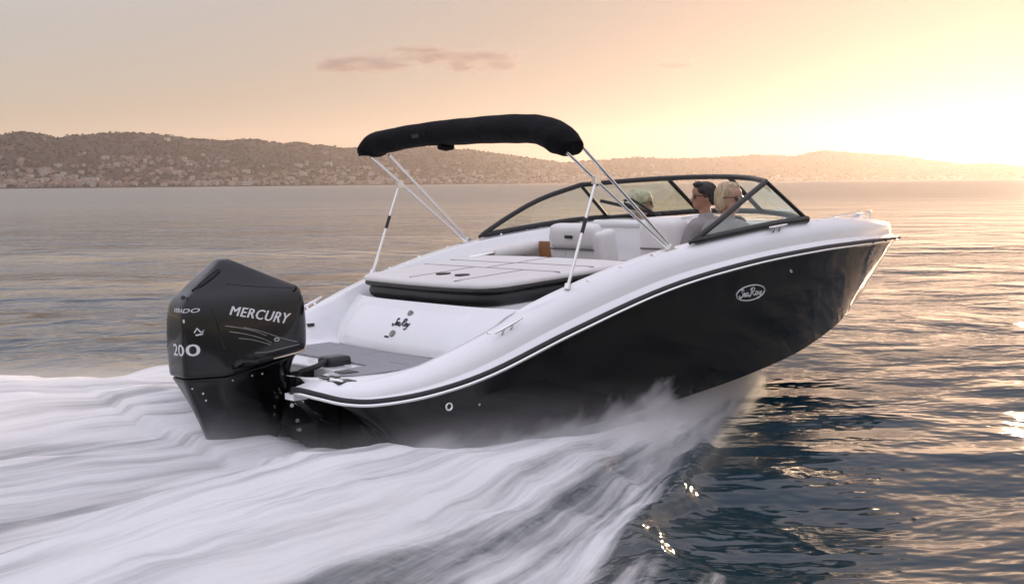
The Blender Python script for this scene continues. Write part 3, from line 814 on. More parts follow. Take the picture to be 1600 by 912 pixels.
# through-hull fittings
for x, z, r_, mm in ((.72, .315, .026, 'steel'), (.93, .30, .007, 'steel'), (3.72, .88, .012, 'steel')):
    p = on_hull(x, z, 0)
    th_ = MB().tube([p + Vector((r_ * .8 * math.cos(a), -.006, r_ * .8 * math.sin(a))) for a in np.linspace(0, 2 * math.pi, 17)], r_ * .32, 6).build('hull_fitting', M[mm], hull, 60)
def text_mesh(body, size, shear=0., bold=0., spacing=1.):
    cu = bpy.data.curves.new('txt', 'FONT'); cu.body = body; cu.size = size; cu.shear = shear; cu.offset = bold; cu.space_character = spacing
    cu.resolution_u = 3
    o = bpy.data.objects.new('txt', cu); COL.objects.link(o)
    dg = bpy.context.evaluated_depsgraph_get(); me = bpy.data.meshes.new_from_object(o.evaluated_get(dg))
    bpy.data.objects.remove(o)
    bm = bmesh.new(); bm.from_mesh(me); bmesh.ops.triangulate(bm, faces=bm.faces[:])
    bmesh.ops.subdivide_edges(bm, edges=[e for e in bm.edges if e.calc_length() > size * .25], cuts=2)
    bmesh.ops.triangulate(bm, faces=bm.faces[:]); bm.to_mesh(me); bm.free()
    co = np.array([v.co[:] for v in me.vertices]); lo, hi = co.min(0), co.max(0)
    return me, lo, hi
def place_text(name, body, fn, material, parent, heavy=0., **kw):
    """fn(u, v) with u, v in 0..1 over the text's own box"""
    me, lo, hi = text_mesh(body, 1.0, **kw)
    for v in me.vertices:
        u = (v.co.x - lo[0]) / (hi[0] - lo[0]); w = (v.co.y - lo[1]) / (hi[1] - lo[1]); v.co = fn(u, w)
    if heavy:                                  # heavier strokes: the same outline again, slightly shifted
        me2 = me.copy(); d = (Vector(fn(.5 + heavy, .5)) - Vector(fn(.5, .5))); e = (Vector(fn(.5, .5 + heavy * 3)) - Vector(fn(.5, .5)))
        bm = bmesh.new()
        for k, (a_, b_) in enumerate(((1, 0), (-1, 0), (0, .5), (0, -.5))):
            t_ = me2.copy(); t_.transform(Matrix.Translation(d * a_ + e * b_ - Vector((0, .0004 * k, 0)))); bm.from_mesh(t_); bpy.data.meshes.remove(t_)
        bm.to_mesh(me); bm.free()
    me.materials.clear()
    return link(name, me, material, parent, None)
place_text('hull_number', '230', lambda u, v: on_hull(5.06 + u * .10, .885 + v * .045 + u * .003, .005), M['letter'], hull, bold=.012)

# ================================================================== outboard engine
def cage(levels, creases=()):
    """levels: z, x rear, x front, half width, rear half width, front half width"""
    v, f = [], []
    k = None
    for (z, xr, xf, w, wr, wf) in levels:
        Lx = xf - xr; rise = .085 * max(0., 1 - abs(z - .50) / .11) ** .6
        half = [(xr, 0), (xr, wr * .55), (xr + .004, wr), (xr + .016, wr + .012), (xr + .27 * Lx, w * .985), (xr + .31 * Lx, w), (xr + .62 * Lx, w), (xf - .10 * Lx, w * .93), (xf - .035 * Lx, wf + .02), (xf, wf * .8), (xf, 0)]
        zz = lambda x: z + rise * min(1, max(0, (x + .22) / .5)) ** 1.3
        ring = [(x, -y, zz(x)) for x, y in half] + [(x, y, zz(x)) for x, y in half[1:-1]][::-1]
        k = len(ring); v += ring
    f = grid_faces(len(levels), k, True)
    f.append(tuple(range(k))[::-1]); f.append(tuple((len(levels) - 1) * k + j for j in range(k)))
    return v, f
def subsurf(o, lv=2):
    m_ = o.modifiers.new('subsurf', 'SUBSURF'); m_.levels = lv; m_.render_levels = lv
    o.data.polygons.foreach_set('use_smooth', np.ones(len(o.data.polygons), dtype=bool)); return o
engine = empty('outboard_engine', (0, 0, 0), boat)
UP = [(0.5, -0.405, 0.342, 0.214, 0.1, 0.15), (0.508, -0.413, 0.352, 0.222, 0.108, 0.15), (0.535, -0.417, 0.377, 0.226, 0.11, 0.16), (0.62, -0.421, 0.397, 0.229, 0.112, 0.16), (0.76, -0.421, 0.404, 0.229, 0.114, 0.16), (0.9, -0.409, 0.4, 0.218, 0.11, 0.15), (0.962, -0.385, 0.392, 0.207, 0.1, 0.14), (0.992, -0.35, 0.377, 0.188, 0.09, 0.13), (1.012, -0.32, 0.337, 0.172, 0.085, 0.12), (1.06, -0.275, 0.227, 0.14, 0.07, 0.09), (1.115, -0.2, 0.097, 0.108, 0.055, 0.07), (1.16, -0.145, -0.008, 0.08, 0.05, 0.055), (1.182, -0.123, -0.058, 0.058, 0.04, 0.04), (1.19, -0.105, -0.073, 0.03, 0.02, 0.02)]
cowl = subsurf(mk('cowling', *cage(UP), M['cowl'], engine))
LO = [(.504, -.404, .335, .205, .094, .14), (.492, -.404, .330, .205, .094, .14), (.478, -.402, .318, .200, .090, .13), (.45, -.386, .305, .180, .074, .11), (.34, -.334, .280, .150, .048, .09), (.24, -.290, .262, .122, .032, .07), (.16, -.262, .245, .10, .024, .05), (.08, -.235, .23, .08, .02, .04), (-.05, -.18, .2, .06, .02, .03), (-.32, -.10, .14, .045, .02, .03)]
low = subsurf(mk('lower_cowl', *cage(LO), M['cowl'], engine))
MB().tube([(.02, 0, -.52), (.02, 0, -.50), (.04, 0, -.3)], [.06, .07, .05], 12).build('gearcase', M['cowl_matte'], engine, 60)
# bracket, hoses and cylinders between the engine and the transom
br = MB().box((.42, 0, .30), (.30, .26, .34)); br.box((.50, 0, .10), (.16, .34, .30))
br.tube([(.28, -.16, .42), (.50, -.18, .33)], .030, 10); br.tube([(.28, .16, .42), (.50, .18, .33)], .030, 10)
br.build('mounting_bracket', M['cowl_matte'], engine, 40)
for P_ in ([(.30, -.20, .47), (.38, -.26, .50), (.47, -.22, .515), (.56, -.20, .50), (.64, -.20, .46)], [(.30, -.17, .44), (.36, -.24, .40), (.44, -.28, .42), (.52, -.25, .47)], [(.22, -.20, .34), (.30, -.27, .25), (.40, -.24, .16), (.48, -.2, .12)]):
    MB().tube(crom(np.array(P_), 5), .018, 8).build('rigging_hose', M['rubber'], engine, 60)
rbox('rigging_cover', (.56, -.18, .505), (.17, .15, .075), M['cowl_matte'], engine, .03)
MB().tube([(.24, -.23, .30), (.42, -.25, .17)], .013, 8).build('trim_ram', M['steel'], engine, 60)
for P_ in ((.235, -.19, .275), (.27, -.215, .31), (.30, -.20, .285), (.31, -.22, .40), (.26, -.205, .18), (.275, -.20, .12)):
    MB().cyl(P_, (.2, 1, 0), .013, .03, 8).build('bolt', M['steel'], engine, 60)
bpy.context.view_layer.update()
cow_bvh, low_bvh = bvh_of(cowl), bvh_of(low)
def on_cowl(x, z, off=.002, dirv=(0, 1, 0), o_=None, tree=None):
    d = Vector(dirv).normalized(); p = Vector((x, 0, z)) if o_ is None else Vector(o_)
    h = (tree or cow_bvh).ray_cast(p - d * 2, d)
    return (h[0] - d * off) if h[0] is not None else p - d * .22
def cowl_line(name, pts, r, material, tree=None, flat=None):
    q = crom(np.array(pts), 6)
    MB().tube([on_cowl(a, b_, .0005, tree=tree) for a, b_ in q], r, 6, flat=flat).build(name, material, cowl, 60)
M['accent'] = mat('brushed_grey_accent', (.28, .26, .24), .32, .6)
M['bronze'] = mat('warm_metal_trim', (.62, .52, .42), .28, .9)
def merc(u, v):
    a = Vector((-.160, .868)).lerp(Vector((-.150, .920)), v); c = Vector((.228, .775)).lerp(Vector((.252, .838)), v); q = a.lerp(c, u)
    return on_cowl(q.x, q.y, .003)
place_text('lettering', 'MERCURY', merc, M['letter'], cowl, shear=.25, heavy=.006, spacing=1.08)
for pts in ([(-.192, .805), (-.098, .784), (-.007, .756), (.072, .721)], [(-.169, .769), (-.058, .742), (.046, .705), (.104, .675)], [(-.114, .725), (-.018, .704), (.095, .665)], [(-.077, .786), (.048, .747), (.175, .695), (.283, .661)]):
    cowl_line('accent_line', pts, .0028, M['accent'])
cowl_line('cowl_seam', [(-.01, .626), (.084, .623), (.193, .635), (.304, .643)], .0024, M['accent'])
cowl_line('cap_seam', [(-.137, 1.045), (-.021, 1.026), (.127, 1.006), (.305, .988)], .0026, M['cowl_matte'])
cowl_line('corner_seam', [(-.255, .92), (-.232, .824), (-.224, .748), (-.2, .67)], .0035, M['cowl_matte'])
MB().tube([on_cowl(.14 + .016 * math.cos(a), .691 + .009 * math.sin(a), .002) for a in np.linspace(0, 2 * math.pi, 17)], .0024, 6).build('round_badge', M['letter'], cowl, 60)
tr = [on_cowl(x, z, .012) for x, z in ((.108, .578), (.191, .586), (.279, .594), (.335, .603))]; tr.append(Vector((.43, -.06, .612)))
MB().tube(tr, [.006, .011, .012, .012, .008], 8, flat=.6).build('rubbing_strip', M['bronze'], cowl, 60)
# air intake scoop on the rear slope
sc = [(-.325, 1.022), (-.235, 1.083), (-.150, 1.135), (-.138, 1.112), (-.190, 1.068), (-.26, 1.030)]
dv = (.35, .7, -.62)
pt = [on_cowl(0, 0, .004, dv, (x, -.08, z)) for x, z in sc]
mk('air_intake', pt, [tuple(range(6))], M['rubber'], cowl)
MB().tube(pt + [pt[0]], .006, 6).build('intake_lip', M['cowl'], cowl, 60)
for y, r_ in ((-.045, .018), (-.095, .012)):
    p = on_cowl(0, 0, -.004, (1, 0, -.25), (-.3, y, .955)); MB().cyl(p, (1, 0, -.3), r_, .016, 12).build('vent_hole', M['rubber'], cowl, 60)
def rear_pt(u, v, z0, z1, y0, y1): return on_cowl(0, 0, .003, (1, .25, 0), (0, y0 + (y1 - y0) * u, z0 + (z1 - z0) * v))
place_text('horsepower_lettering', '200', lambda u, v: rear_pt(u, v, .640, .708, .105, -.080), M['letter'], cowl, heavy=.012)
place_text('model_lettering', 'VERADO', lambda u, v: rear_pt(u, v, .893, .917, .10, -.075), M['letter'], cowl, heavy=.004, shear=.2)
MB().tube([rear_pt(u, v, 0, 1, 0, 1) for u, v in ((-.06, .775), (-.07, .80), (-.085, .775), (-.095, .79), (-.09, .765), (-.065, .76))], .005, 6).build('maker_badge', M['letter'], cowl, 60)
MB().tube([rear_pt(u, v, 0, 1, 0, 1) for u, v in ((-.015, .855), (-.018, .835))], .005, 6).build('small_badge', M['letter'], cowl, 60)
for x, z in ((-.36, .44), (-.30, .405), (-.28, .36), (-.15, .475), (-.02, .487), (.05, .49)):
    p = on_cowl(x, z, .0, tree=low_bvh); MB().cyl(p, (0, 1, 0), .006, .008, 8).build('bolt', M['steel'], low, 60)

# ================================================================== people
def blob(name, prims, voxel, material, parent=None, smooth_it=2, matrix=None):
    bm = bmesh.new()
    for p in prims:
        if p[0] == 'e':
            c, r_ = Vector(p[1]), p[2]; rot = p[3].to_4x4() if len(p) > 3 and p[3] is not None else Matrix.Identity(4)
            bmesh.ops.create_uvsphere(bm, u_segments=20, v_segments=14, radius=1.0, matrix=Matrix.Translation(c) @ rot @ Matrix.Diagonal((*r_, 1)))
        else:
            a, ra, c, rc = Vector(p[1]), p[2], Vector(p[3]), p[4]
            d = c - a; q = d.to_track_quat('Z', 'Y').to_matrix().to_4x4()
            bmesh.ops.create_cone(bm, cap_ends=True, segments=16, radius1=ra, radius2=rc, depth=d.length, matrix=Matrix.Translation((a + c) / 2) @ q)
            for s_, rr in ((a, ra), (c, rc)): bmesh.ops.create_uvsphere(bm, u_segments=16, v_segments=10, radius=rr * .995, matrix=Matrix.Translation(s_))
    me = bpy.data.meshes.new(name); bm.to_mesh(me); bm.free()
    o = bpy.data.objects.new(name, me); COL.objects.link(o)
    md = o.modifiers.new('r', 'REMESH'); md.mode = 'VOXEL'; md.voxel_size = voxel
    ms = o.modifiers.new('s', 'SMOOTH'); ms.iterations = smooth_it; ms.factor = .5
    dg = bpy.context.evaluated_depsgraph_get(); me2 = bpy.data.meshes.new_from_object(o.evaluated_get(dg)); me2.name = name
    bpy.data.objects.remove(o); bpy.data.meshes.remove(me)
    o = link(name, me2, material, parent, 180)
    if matrix is not None: o.matrix_world = matrix
    return o
M['skin'] = mat('skin', (.52, .29, .20), .5, var=.08, vscale=30, bump=.06, bscale=200)
M['skin_tan'] = mat('skin_tanned', (.36, .18, .115), .5, var=.08, vscale=30)
M['lens'] = mat('sunglass_lens', (.012, .009, .008), .08, coat=1.)
M['glasses'] = mat('sunglass_frame', (.05, .035, .025), .3)
def hair_mat(name, c1, c2):
    m_, n_, l_, b_ = new_mat(name)
    tc_ = n_.new('ShaderNodeTexCoord'); mp_ = n_.new('ShaderNodeMapping'); mp_.inputs['Scale'].default_value = (70, 70, 9); l_.new(tc_.outputs['Object'], mp_.inputs[0])
    z = n_.new('ShaderNodeTexNoise'); z.inputs['Scale'].default_value = 1.2; z.inputs['Detail'].default_value = 5; l_.new(mp_.outputs[0], z.inputs['Vector'])
    r_ = n_.new('ShaderNodeValToRGB'); r_.color_ramp.elements[0].position = .35; r_.color_ramp.elements[1].position = .65
    r_.color_ramp.elements[0].color = (*c1, 1); r_.color_ramp.elements[1].color = (*c2, 1); l_.new(z.outputs[0], r_.inputs[0]); l_.new(r_.outputs[0], b_.inputs['Base Color'])
    bp_ = n_.new('ShaderNodeBump'); bp_.inputs['Strength'].default_value = .9; bp_.inputs['Distance'].default_value = .012; l_.new(z.outputs[0], bp_.inputs['Height']); l_.new(bp_.outputs[0], b_.inputs['Normal'])
    b_.inputs['Roughness'].default_value = .45; return m_
M['hair_blond'] = hair_mat('ash_blond_hair', (.30, .20, .11), (.62, .48, .30))
M['hair_pale'] = hair_mat('pale_blond_hair', (.55, .42, .25), (.85, .72, .52))
M['hair_dark'] = hair_mat('dark_brown_hair', (.006, .004, .003), (.022, .015, .010))
M['knit'] = mat('grey_knit', (.36, .34, .335), .95, bump=.9, bscale=170, var=.10, vscale=40, spec=.1)
M['maroon'] = mat('dark_maroon_cloth', (.055, .012, .014), .9, bump=.4, bscale=120, spec=.1)
M['navy'] = mat('dark_cloth', (.02, .022, .03), .9, bump=.4, bscale=120, spec=.1)

def person(label, loc, yaw, head_yaw, skin, hair, shirt, style, arms, head_tilt=0., lean=0.):
    """sits at loc (boat frame), local +x is where the hips face"""
    T = BOAT_M @ Matrix.Translation(loc) @ Matrix.Rotation(R(yaw), 4, 'Z') @ Matrix.Scale(.91, 4)
    HR = Matrix.Rotation(R(head_yaw), 3, 'Z') @ Matrix.Rotation(R(head_tilt), 3, 'Y')
    nk = Vector((lean * .6, 0, .60))
    def hp(p): return tuple(nk + HR @ (Vector(p) - Vector((0, 0, .60))))
    def he(c, r_): return ('e', hp(c), r_, HR)
    L_ = lean
    prims = [('e', (0, 0, .10), (.135, .17, .12)), ('e', (.2 * L_, 0, .26), (.112, .148, .15)), ('e', (.42 * L_, 0, .42), (.115, .160, .16)),
             ('c', (.5 * L_, -.155, .515), .062, (.5 * L_, .155, .515), .062), ('c', (.55 * L_, 0, .54), .058, hp((.01, 0, .66)), .050),
             he((.015, 0, .765), (.094, .076, .105)), he((.045, 0, .705), (.062, .056, .062)), he((.078, 0, .672), (.026, .028, .022)),
             he((.035, 0, .80), (.080, .070, .070)), ('c', hp((.098, 0, .765)), .010, hp((.121, 0, .728)), .0145),
             he((.100, 0, .700), (.014, .024, .008)), he((.099, 0, .689), (.013, .020, .007)),
             he((.0, .078, .745), (.020, .008, .030)), he((.0, -.078, .745), (.020, .008, .030)), he((.090, 0, .795), (.016, .05, .010))]
    sl = []
    for sg in (1, -1):
        sh = Vector((.5 * L_, sg * .185, .505)); el, wr = (Vector(q) for q in arms[0 if sg > 0 else 1])
        prims += [('c', sh, .052, el, .040), ('c', el, .039, wr, .028)]
        fd = (wr - el).normalized(); side = Vector((0, -sg, 0)); side = (side - fd * side.dot(fd)).normalized(); nr = fd.cross(side)
        palm = wr + fd * .05; prims.append(('e', palm, (.045, .036, .018), Matrix((fd, side, nr)).transposed()))
        for k, (o_, ln) in enumerate(((-.027, .062), (-.009, .074), (.009, .07), (.027, .055))):
            b0 = palm + fd * .03 + side * o_; b1 = b0 + fd * ln * .5 - nr * .012; b2 = b1 + fd * ln * .35 - nr * .028
            prims += [('c', b0, .0095, b1, .009), ('c', b1, .009, b2, .008)]
        t0 = palm - fd * .02 + side * .03; t1 = t0 + fd * .03 + side * .025; prims += [('c', t0, .012, t1, .010), ('c', t1, .010, t1 + fd * .028, .009)]
        prims += [('c', (.03, sg * .09, .085), .088, (.44, sg * .12, .075), .062), ('c', (.44, sg * .12, .075), .058, (.42, sg * .12, -.30), .040), ('c', (.41, sg * .12, -.31), .038, (.54, sg * .125, -.335), .030)]
        s_end = sh + (el - sh) * .80
        sl += [('c', sh, .072, s_end, .064)]
    body = blob('person', prims, .0105, skin, None, 2, T)
    tag(body, label, 'person')
    c1 = [('e', (0, 0, .08), (.152, .188, .11)), ('e', (.2 * L_, 0, .25), (.132, .168, .17)), ('e', (.42 * L_, 0, .41), (.136, .180, .165)), ('c', (.5 * L_, -.15, .515), .076, (.5 * L_, .15, .515), .076), ('c', (.5 * L_, 0, .53), .085, (.55 * L_, 0, .575), .072)] + sl
    blob('shirt', c1, .012, shirt, body, 2)
    blob('trousers', [('e', (0, 0, .06), (.150, .186, .10))] + [q for sg in (1, -1) for q in (('c', (.03, sg * .09, .085), .100, (.44, sg * .12, .075), .074), ('c', (.44, sg * .12, .075), .070, (.42, sg * .12, -.24), .055))], .013, M['navy'], body, 2)
    if style == 'short': hs = [he((.000, 0, .808), (.104, .084, .078)), he((-.035, 0, .775), (.078, .085, .085)), he((-.060, 0, .735), (.045, .066, .055)), he((.060, .015, .862), (.050, .052, .028)), he((.0, .074, .770), (.026, .012, .050)), he((.0, -.074, .770), (.026, .012, .050))]
    elif style == 'bob': hs = [he((.0, 0, .806), (.103, .084, .084)), he((-.030, 0, .785), (.084, .083, .088)), he((-.045, 0, .745), (.066, .080, .095)), he((-.055, .01, .690), (.046, .066, .06)), he((.030, 0, .850), (.064, .066, .040)), he((-.01, .074, .735), (.040, .018, .075)), he((-.01, -.074, .735), (.040, .018, .075))]
    else: hs = [he((-.012, 0, .80), (.108, .092, .094)), he((-.05, 0, .755), (.075, .088, .10)), he((-.03, .05, .83), (.06, .05, .05)), he((.0, -.05, .835), (.06, .05, .05)), he((-.07, .0, .82), (.05, .06, .05)), he((.035, 0, .852), (.06, .062, .038)), he((-.035, 0, .875), (.05, .05, .03))]
    blob('hair', hs, .008, hair, body, 1)
    gl_ = MB()
    for sg in (1, -1):
        gl_.tube([hp((.104, sg * .012, .772)), hp((.100, sg * .060, .772)), hp((.088, sg * .079, .772)), hp((.0, sg * .086, .765))], .0048, 6)
    g_ = gl_.build('sunglasses', M['glasses'], body, 60)
    for sg in (1, -1): blob('lens', [he((.101, sg * .035, .762), (.010, .030, .024))], .0075, M['lens'], g_, 1)
    return body
person('blond woman in a grey knit top and sunglasses sitting at the helm', (3.52, -.755, .715), -6, -70, M['skin'], M['hair_blond'], M['knit'], 'bob',
       [((-.10, .30, .27), (.12, .33, .18)), ((.16, -.27, .33), (.36, -.16, .36))], 4, .02)
person('dark-haired person in sunglasses facing left beside the helm', (3.90, -.20, .715), 105, 34, M['skin_tan'], M['hair_dark'], M['knit'], 'short',
       [((.10, .26, .26), (.30, .20, .20)), ((.10, -.26, .26), (.30, -.20, .20))])
person('pale blond person in a dark red top sitting in the bow behind the glass', (4.18, .82, .650), -34, -4, M['skin'], M['hair_pale'], M['maroon'], 'curly',
       [((.10, .24, .26), (.28, .14, .14)), ((.10, -.24, .26), (.28, -.14, .14))])

# ================================================================== spray thrown out by the hull (fine mist, so a volume)
spray = MB().box((.3, -.2, .40), (9.4, 8.4, 1.1)).build('spray', None)
spray.matrix_world = Matrix.Translation(BOAT_LOC) @ Matrix.Rotation(BOAT_YAW, 4, 'Z')
sm_ = bpy.data.materials.new('spray_mist'); sm_.use_nodes = True
n, l = sm_.node_tree.nodes, sm_.node_tree.links; n.clear()
so = n.new('ShaderNodeOutputMaterial'); sv = n.new('ShaderNodeVolumePrincipled')
sv.inputs['Color'].default_value = (.94, .93, .93, 1); sv.inputs['Anisotropy'].default_value = .35
tc = n.new('ShaderNodeTexCoord'); xyz = n.new('ShaderNodeSeparateXYZ'); l.new(tc.outputs['Object'], xyz.inputs[0])
s_, l_, z_ = xyz.outputs
al = math_('ABSOLUTE', l_)
aft_ = math_('SUBTRACT', 4.45, s_)
lo_ = math_('ADD', math_('MULTIPLY', aft_, .60), .45)            # outer edge of the thrown water
t_ = math_('DIVIDE', al, math_('MAXIMUM', lo_, .05))
start = maprange(aft_, -.25, .55, 0, 1)
# height of the sheet: rises from the hull, falls outwards and thins out aft
prof = math_('MULTIPLY', maprange(t_, .35, 1.15, 1, 0), start)
hgt_ = math_('MULTIPLY', prof, maprange(aft_, 1.6, 3.2, .60, .14))
# streaks along the flight of the drops
co = n.new('ShaderNodeCombineXYZ'); l.new(s_, co.inputs[0]); l.new(al, co.inputs[1]); l.new(z_, co.inputs[2])
v1 = mapping(mapping(co.outputs[0], (1, 1, 1), R(31)), (.45, 3.6, 1.6))
v2 = mapping(mapping(co.outputs[0], (1, 1, 1), R(31)), (1.0, 13.0, 5.0))
v1 = noise(v1, 1.0, 4, .6); v2 = noise(v2, 1.0, 3, .6)
nz_ = math_('ADD', math_('MULTIPLY', v1, .6), math_('MULTIPLY', v2, .4))
hh = math_('MULTIPLY', hgt_, maprange(nz_, .34, .64, .10, 1.6))
den = math_('MULTIPLY', maprange(math_('SUBTRACT', hh, z_), -.02, .20, 0, 1), maprange(hgt_, .01, .08, 0, 1))
gap = maprange(nz_, .40, .60, .05, 1)
hullm = math_('MULTIPLY', maprange(s_, 2.3, 4.7, 1.10, .0), maprange(s_, -.6, .0, 0, 1))
out_ = math_('SUBTRACT', al, hullm)
mask = math_('MULTIPLY', math_('MAXIMUM', maprange(out_, -.02, .10, 0, 1), math_('MULTIPLY', maprange(z_, .20, .26, 1, 0), maprange(s_, 1.5, 2.2, 0, 1))), maprange(s_, -.2, 1.4, 0, 1))
thin = maprange(aft_, 3.0, 7.5, 1, .2)
d_ = math_('MULTIPLY', math_('MULTIPLY', den, gap), math_('MULTIPLY', math_('MULTIPLY', mask, thin), math_('MULTIPLY', start, 18.0)))
# a thin veil of drops hanging over the whole wake
veil = math_('MULTIPLY', math_('MULTIPLY', maprange(t_, .55, 1.2, 1, 0), maprange(z_, .05, .42, 1, 0)), math_('MULTIPLY', maprange(nz_, .36, .62, .1, 1), maprange(aft_, .4, 2.0, 0, .9)))
veil = math_('MULTIPLY', veil, math_('MAXIMUM', maprange(out_, 0, .35, 0, 1), maprange(s_, -1.6, -1.0, 1, 0)))
d_ = math_('ADD', d_, veil)
l.new(d_, sv.inputs['Density']); l.new(sv.outputs[0], so.inputs['Volume'])
spray.data.materials.append(sm_)
tag(spray, 'white spray thrown aside by the speeding hull', None, None, 'stuff')

# ================================================================== the town on the hillside
rs = np.random.RandomState(11)
def mhouse(name, c): return mat(name, c, .85, var=.12, vscale=.2, spec=.2)
WALLS = [mhouse('cream_render', (.31, .27, .24)), mhouse('white_render', (.37, .35, .33)), mhouse('pink_render', (.28, .21, .18)), mhouse('sand_stone', (.23, .20, .17))]
ROOF = mat('clay_roof_tiles', (.19, .11, .08), .85, var=.2, vscale=.2)
def house_geo(w, d, h, flat):
    x, y = w / 2, d / 2; b = -5.0
    v = [(-x, -y, b), (x, -y, b), (x, y, b), (-x, y, b), (-x, -y, h), (x, -y, h), (x, y, h), (-x, y, h)]
    f = [(0, 1, 5, 4), (1, 2, 6, 5), (2, 3, 7, 6), (3, 0, 4, 7)]; mi = [0] * 4
    e = .6; rh = h + (.6 if flat else min(w, d) * .26)
    v += [(-x - e, -y - e, h), (x + e, -y - e, h), (x + e, y + e, h), (-x - e, y + e, h), (-x * .45, 0, rh), (x * .45, 0, rh)]
    f += [(8, 9, 13, 12), (10, 11, 12, 13), (9, 10, 13), (11, 8, 12), (8, 11, 10, 9)]; mi += [0 if flat else 1] * 5
    return v, f, mi
KINDS = []
for k in range(8):
    w, d, h = [(13, 10, 6), (16, 11, 7), (11, 9, 8), (18, 11, 9), (18, 12, 8), (24, 12, 11), (14, 12, 5), (20, 10, 7)][k]
    v, f, mi = house_geo(w, d, h, k in (3, 5)); me = bpy.data.meshes.new('house'); me.from_pydata(v, [], f)
    me.materials.append(WALLS[k % 4]); me.materials.append(ROOF); me.polygons.foreach_set('material_index', mi); me.update(); KINDS.append((me, v, f, mi, k))
spots = []
cl_az = rs.uniform(R(-34), R(12), 60); cl_t = rs.beta(1.0, 5.0, 60)
def on_land(az, t):
    r_ = shore_d(np.array(az)) + t * (ridge_d(np.array(az)) - shore_d(np.array(az))); x, y = r_ * math.sin(az), r_ * math.cos(az)
    return x, y, float(terrain(np.array(x), np.array(y)))
for k in range(2100):
    q = rs.rand()
    if q < .30: az, t = rs.uniform(R(-36), R(30)), rs.uniform(.015, .10)           # waterfront
    elif q < .90:
        c = rs.randint(60); az, t = cl_az[c] + rs.normal(0, .022), cl_t[c] + rs.normal(0, .06)
    else: az, t = rs.uniform(R(-36), R(14)), rs.beta(1.1, 2.2)
    if t < .012 or t > .88: continue
    if az > R(8) and t > .22: continue
    if math.degrees(az) > 13 and rs.rand() < .6: continue
    spots.append((az, t, rs.randint(8), rs.uniform(0, 180), rs.uniform(.6, 1.1)))
def show(sp_):
    return KINDS[sp_[2]][1][6][2] * sp_[4] ** 2 / float(shore_d(np.array(sp_[0]))) + 0
in_view = [s for s in spots if abs(math.degrees(s[0])) < 20.3]
in_view.sort(key=lambda s: -show(s)); near = set(id(s) for s in in_view[:300])
DESC = ['small cream house with a clay roof', 'white house with a clay roof', 'small pink house with a clay roof', 'flat-roofed sandstone block', 'broad cream house with a clay roof', 'flat-roofed white apartment block', 'low pink house with a clay roof', 'sandstone house with a clay roof']
VV, FF, MI = [], [], []
for s in spots:
    az, t, k, ry, sc_ = s; x, y, z = on_land(az, t); me, v, f, mi, _ = KINDS[k]
    if id(s) in near:
        o = bpy.data.objects.new('hillside_house', me); COL.objects.link(o); o.location = (x, y, z); o.rotation_euler = (0, 0, R(ry)); o.scale = (sc_, sc_, sc_)
        where = 'on the far shoreline across the bay' if t < .10 else ('on the far left hillside' if math.degrees(az) < -6 else 'on the hazy hillside behind the boat')
        tag(o, 'tiny ' + DESC[k] + ' ' + where, 'house', 'tiny houses ' + where + ', ' + DESC[k])
    else:
        c, sn = math.cos(R(ry)), math.sin(R(ry)); n0 = len(VV)
        VV += [(x + sc_ * (p[0] * c - p[1] * sn), y + sc_ * (p[0] * sn + p[1] * c), z + sc_ * p[2]) for p in v]
        FF += [tuple(i + n0 for i in q) for q in f]; MI += [(k % 4) if m_ == 0 else 4 for m_ in mi]
me = bpy.data.meshes.new('distant_town'); me.from_pydata(VV, [], FF)
for w in WALLS + [ROOF]: me.materials.append(w)
me.polygons.foreach_set('material_index', MI); me.update()
town = link('distant_town', me); tag(town, 'mass of tiny pale houses scattered over the far hills', None, None, 'stuff')

# woods on the hills: many rough crowns
tv_, tf_ = [], []
ico = [(0, 0, 1), (.89, 0, .45), (.28, .85, .45), (-.72, .53, .45), (-.72, -.53, .45), (.28, -.85, .45), (.72, .53, -.3), (-.28, .85, -.3), (-.89, 0, -.3), (-.28, -.85, -.3), (.72, -.53, -.3)]
icf = [(0, 1, 2), (0, 2, 3), (0, 3, 4), (0, 4, 5), (0, 5, 1), (1, 6, 2), (2, 6, 7), (2, 7, 3), (3, 7, 8), (3, 8, 4), (4, 8, 9), (4, 9, 5), (5, 9, 10), (5, 10, 1), (1, 10, 6)]
for k in range(15000):
    az = rs.uniform(R(-38), R(38)); t = rs.beta(1.1, 1.3) if rs.rand() > .12 else rs.uniform(.97, 1.03)
    if t < .004: continue
    x, y, z = on_land(az, min(t, 1.03)); a = rs.uniform(3.0, 6.0); h_ = a * rs.uniform(.6, 1.0); n0 = len(tv_)
    tv_ += [(x + a * p[0] * rs.uniform(.7, 1.2), y + a * p[1] * rs.uniform(.7, 1.2), z + h_ * .5 + h_ * p[2] * rs.uniform(.7, 1.1)) for p in ico]
    tf_ += [tuple(i + n0 for i in q) for q in icf]
me = bpy.data.meshes.new('woods'); me.from_pydata(tv_, [], tf_); me.update()
wd = link('woods', me, mat('pine_and_scrub', (.034, .037, .030), 0.95, var=.15, vscale=.02, spec=.1)); tag(wd, 'dark pine woods covering the far hills', None, None, 'stuff')

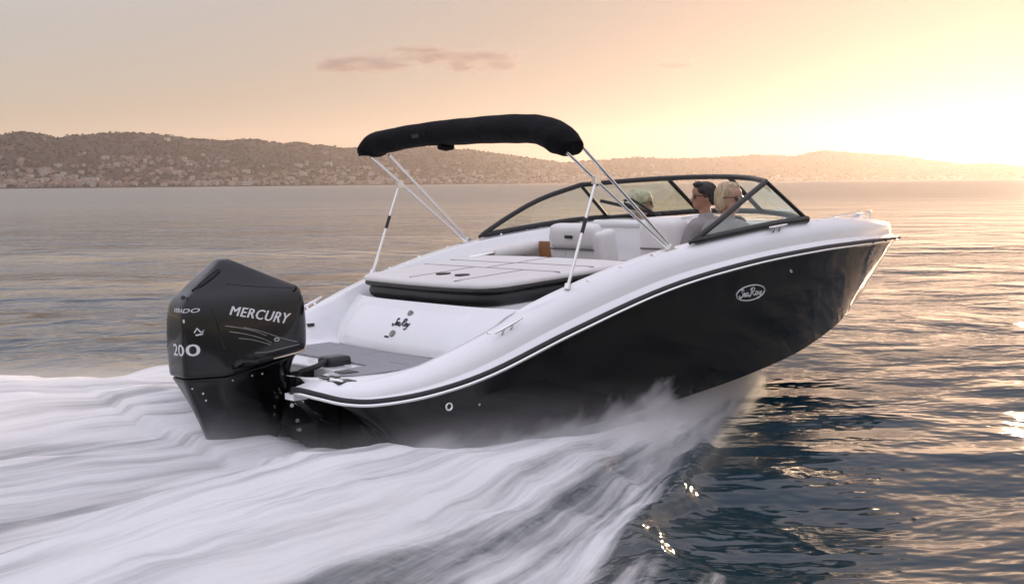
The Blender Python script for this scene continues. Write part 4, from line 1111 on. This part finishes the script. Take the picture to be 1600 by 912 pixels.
# ================================================================== thin evening clouds, well beyond the haze
def cloud(label, px0, px1, py0, py1, dist, seed, dens):
    hz = 287.0
    x0, x1 = ((p - 800) / 2134.5 * dist for p in (px0, px1)); z0, z1 = ((hz - p) / 2134.5 * dist for p in (py1, py0))
    dep = (x1 - x0) * .45
    c = MB().box((0, 0, 0), (2, 2, 2)).build('cloud', None)
    c.location = ((x0 + x1) / 2, dist, (z0 + z1) / 2); c.scale = ((x1 - x0) / 2, dep / 2, (z1 - z0) / 2)
    m_ = bpy.data.materials.new('cloud_vapour'); m_.use_nodes = True
    global n, l
    n, l = m_.node_tree.nodes, m_.node_tree.links; n.clear()
    o_ = n.new('ShaderNodeOutputMaterial'); v_ = n.new('ShaderNodeVolumePrincipled'); v_.inputs['Color'].default_value = (.50, .44, .43, 1); v_.inputs['Anisotropy'].default_value = .2
    tc_ = n.new('ShaderNodeTexCoord'); ob = tc_.outputs['Object']
    mp_ = n.new('ShaderNodeMapping'); mp_.inputs['Location'].default_value = (seed, seed * 1.7, seed * .3); mp_.inputs['Scale'].default_value = (2.2, 1.0, 2.2); l.new(ob, mp_.inputs[0])
    q = noise(mp_.outputs[0], 1.0, 7, .58, .3)
    ln = n.new('ShaderNodeVectorMath'); ln.operation = 'LENGTH'; l.new(ob, ln.inputs[0])
    fall = maprange(ln.outputs['Value'], .25, 1.0, 0, .36)
    d = math_('MULTIPLY', maprange(math_('SUBTRACT', q, fall), .28, .72, 0, 1), dens)
    l.new(d, v_.inputs['Density']); l.new(v_.outputs[0], o_.inputs['Volume']); c.data.materials.append(m_)
    tag(c, label, 'cloud', 'thin evening clouds'); return c
cloud('thin streaked cloud low on the left of the cloud bank above the canopy', 440, 700, 70, 130, 14000, 3.1, .0110)
cloud('thicker grey cloud in the middle of the bank above the canopy', 570, 770, 56, 118, 14500, 7.7, .0110)
cloud('slanting cloud at the right end of the bank above the canopy', 650, 865, 66, 130, 14200, 12.4, .0110)
cloud('small lone wisp of cloud above the windshield', 990, 1125, 92, 122, 15000, 21.3, .0085)
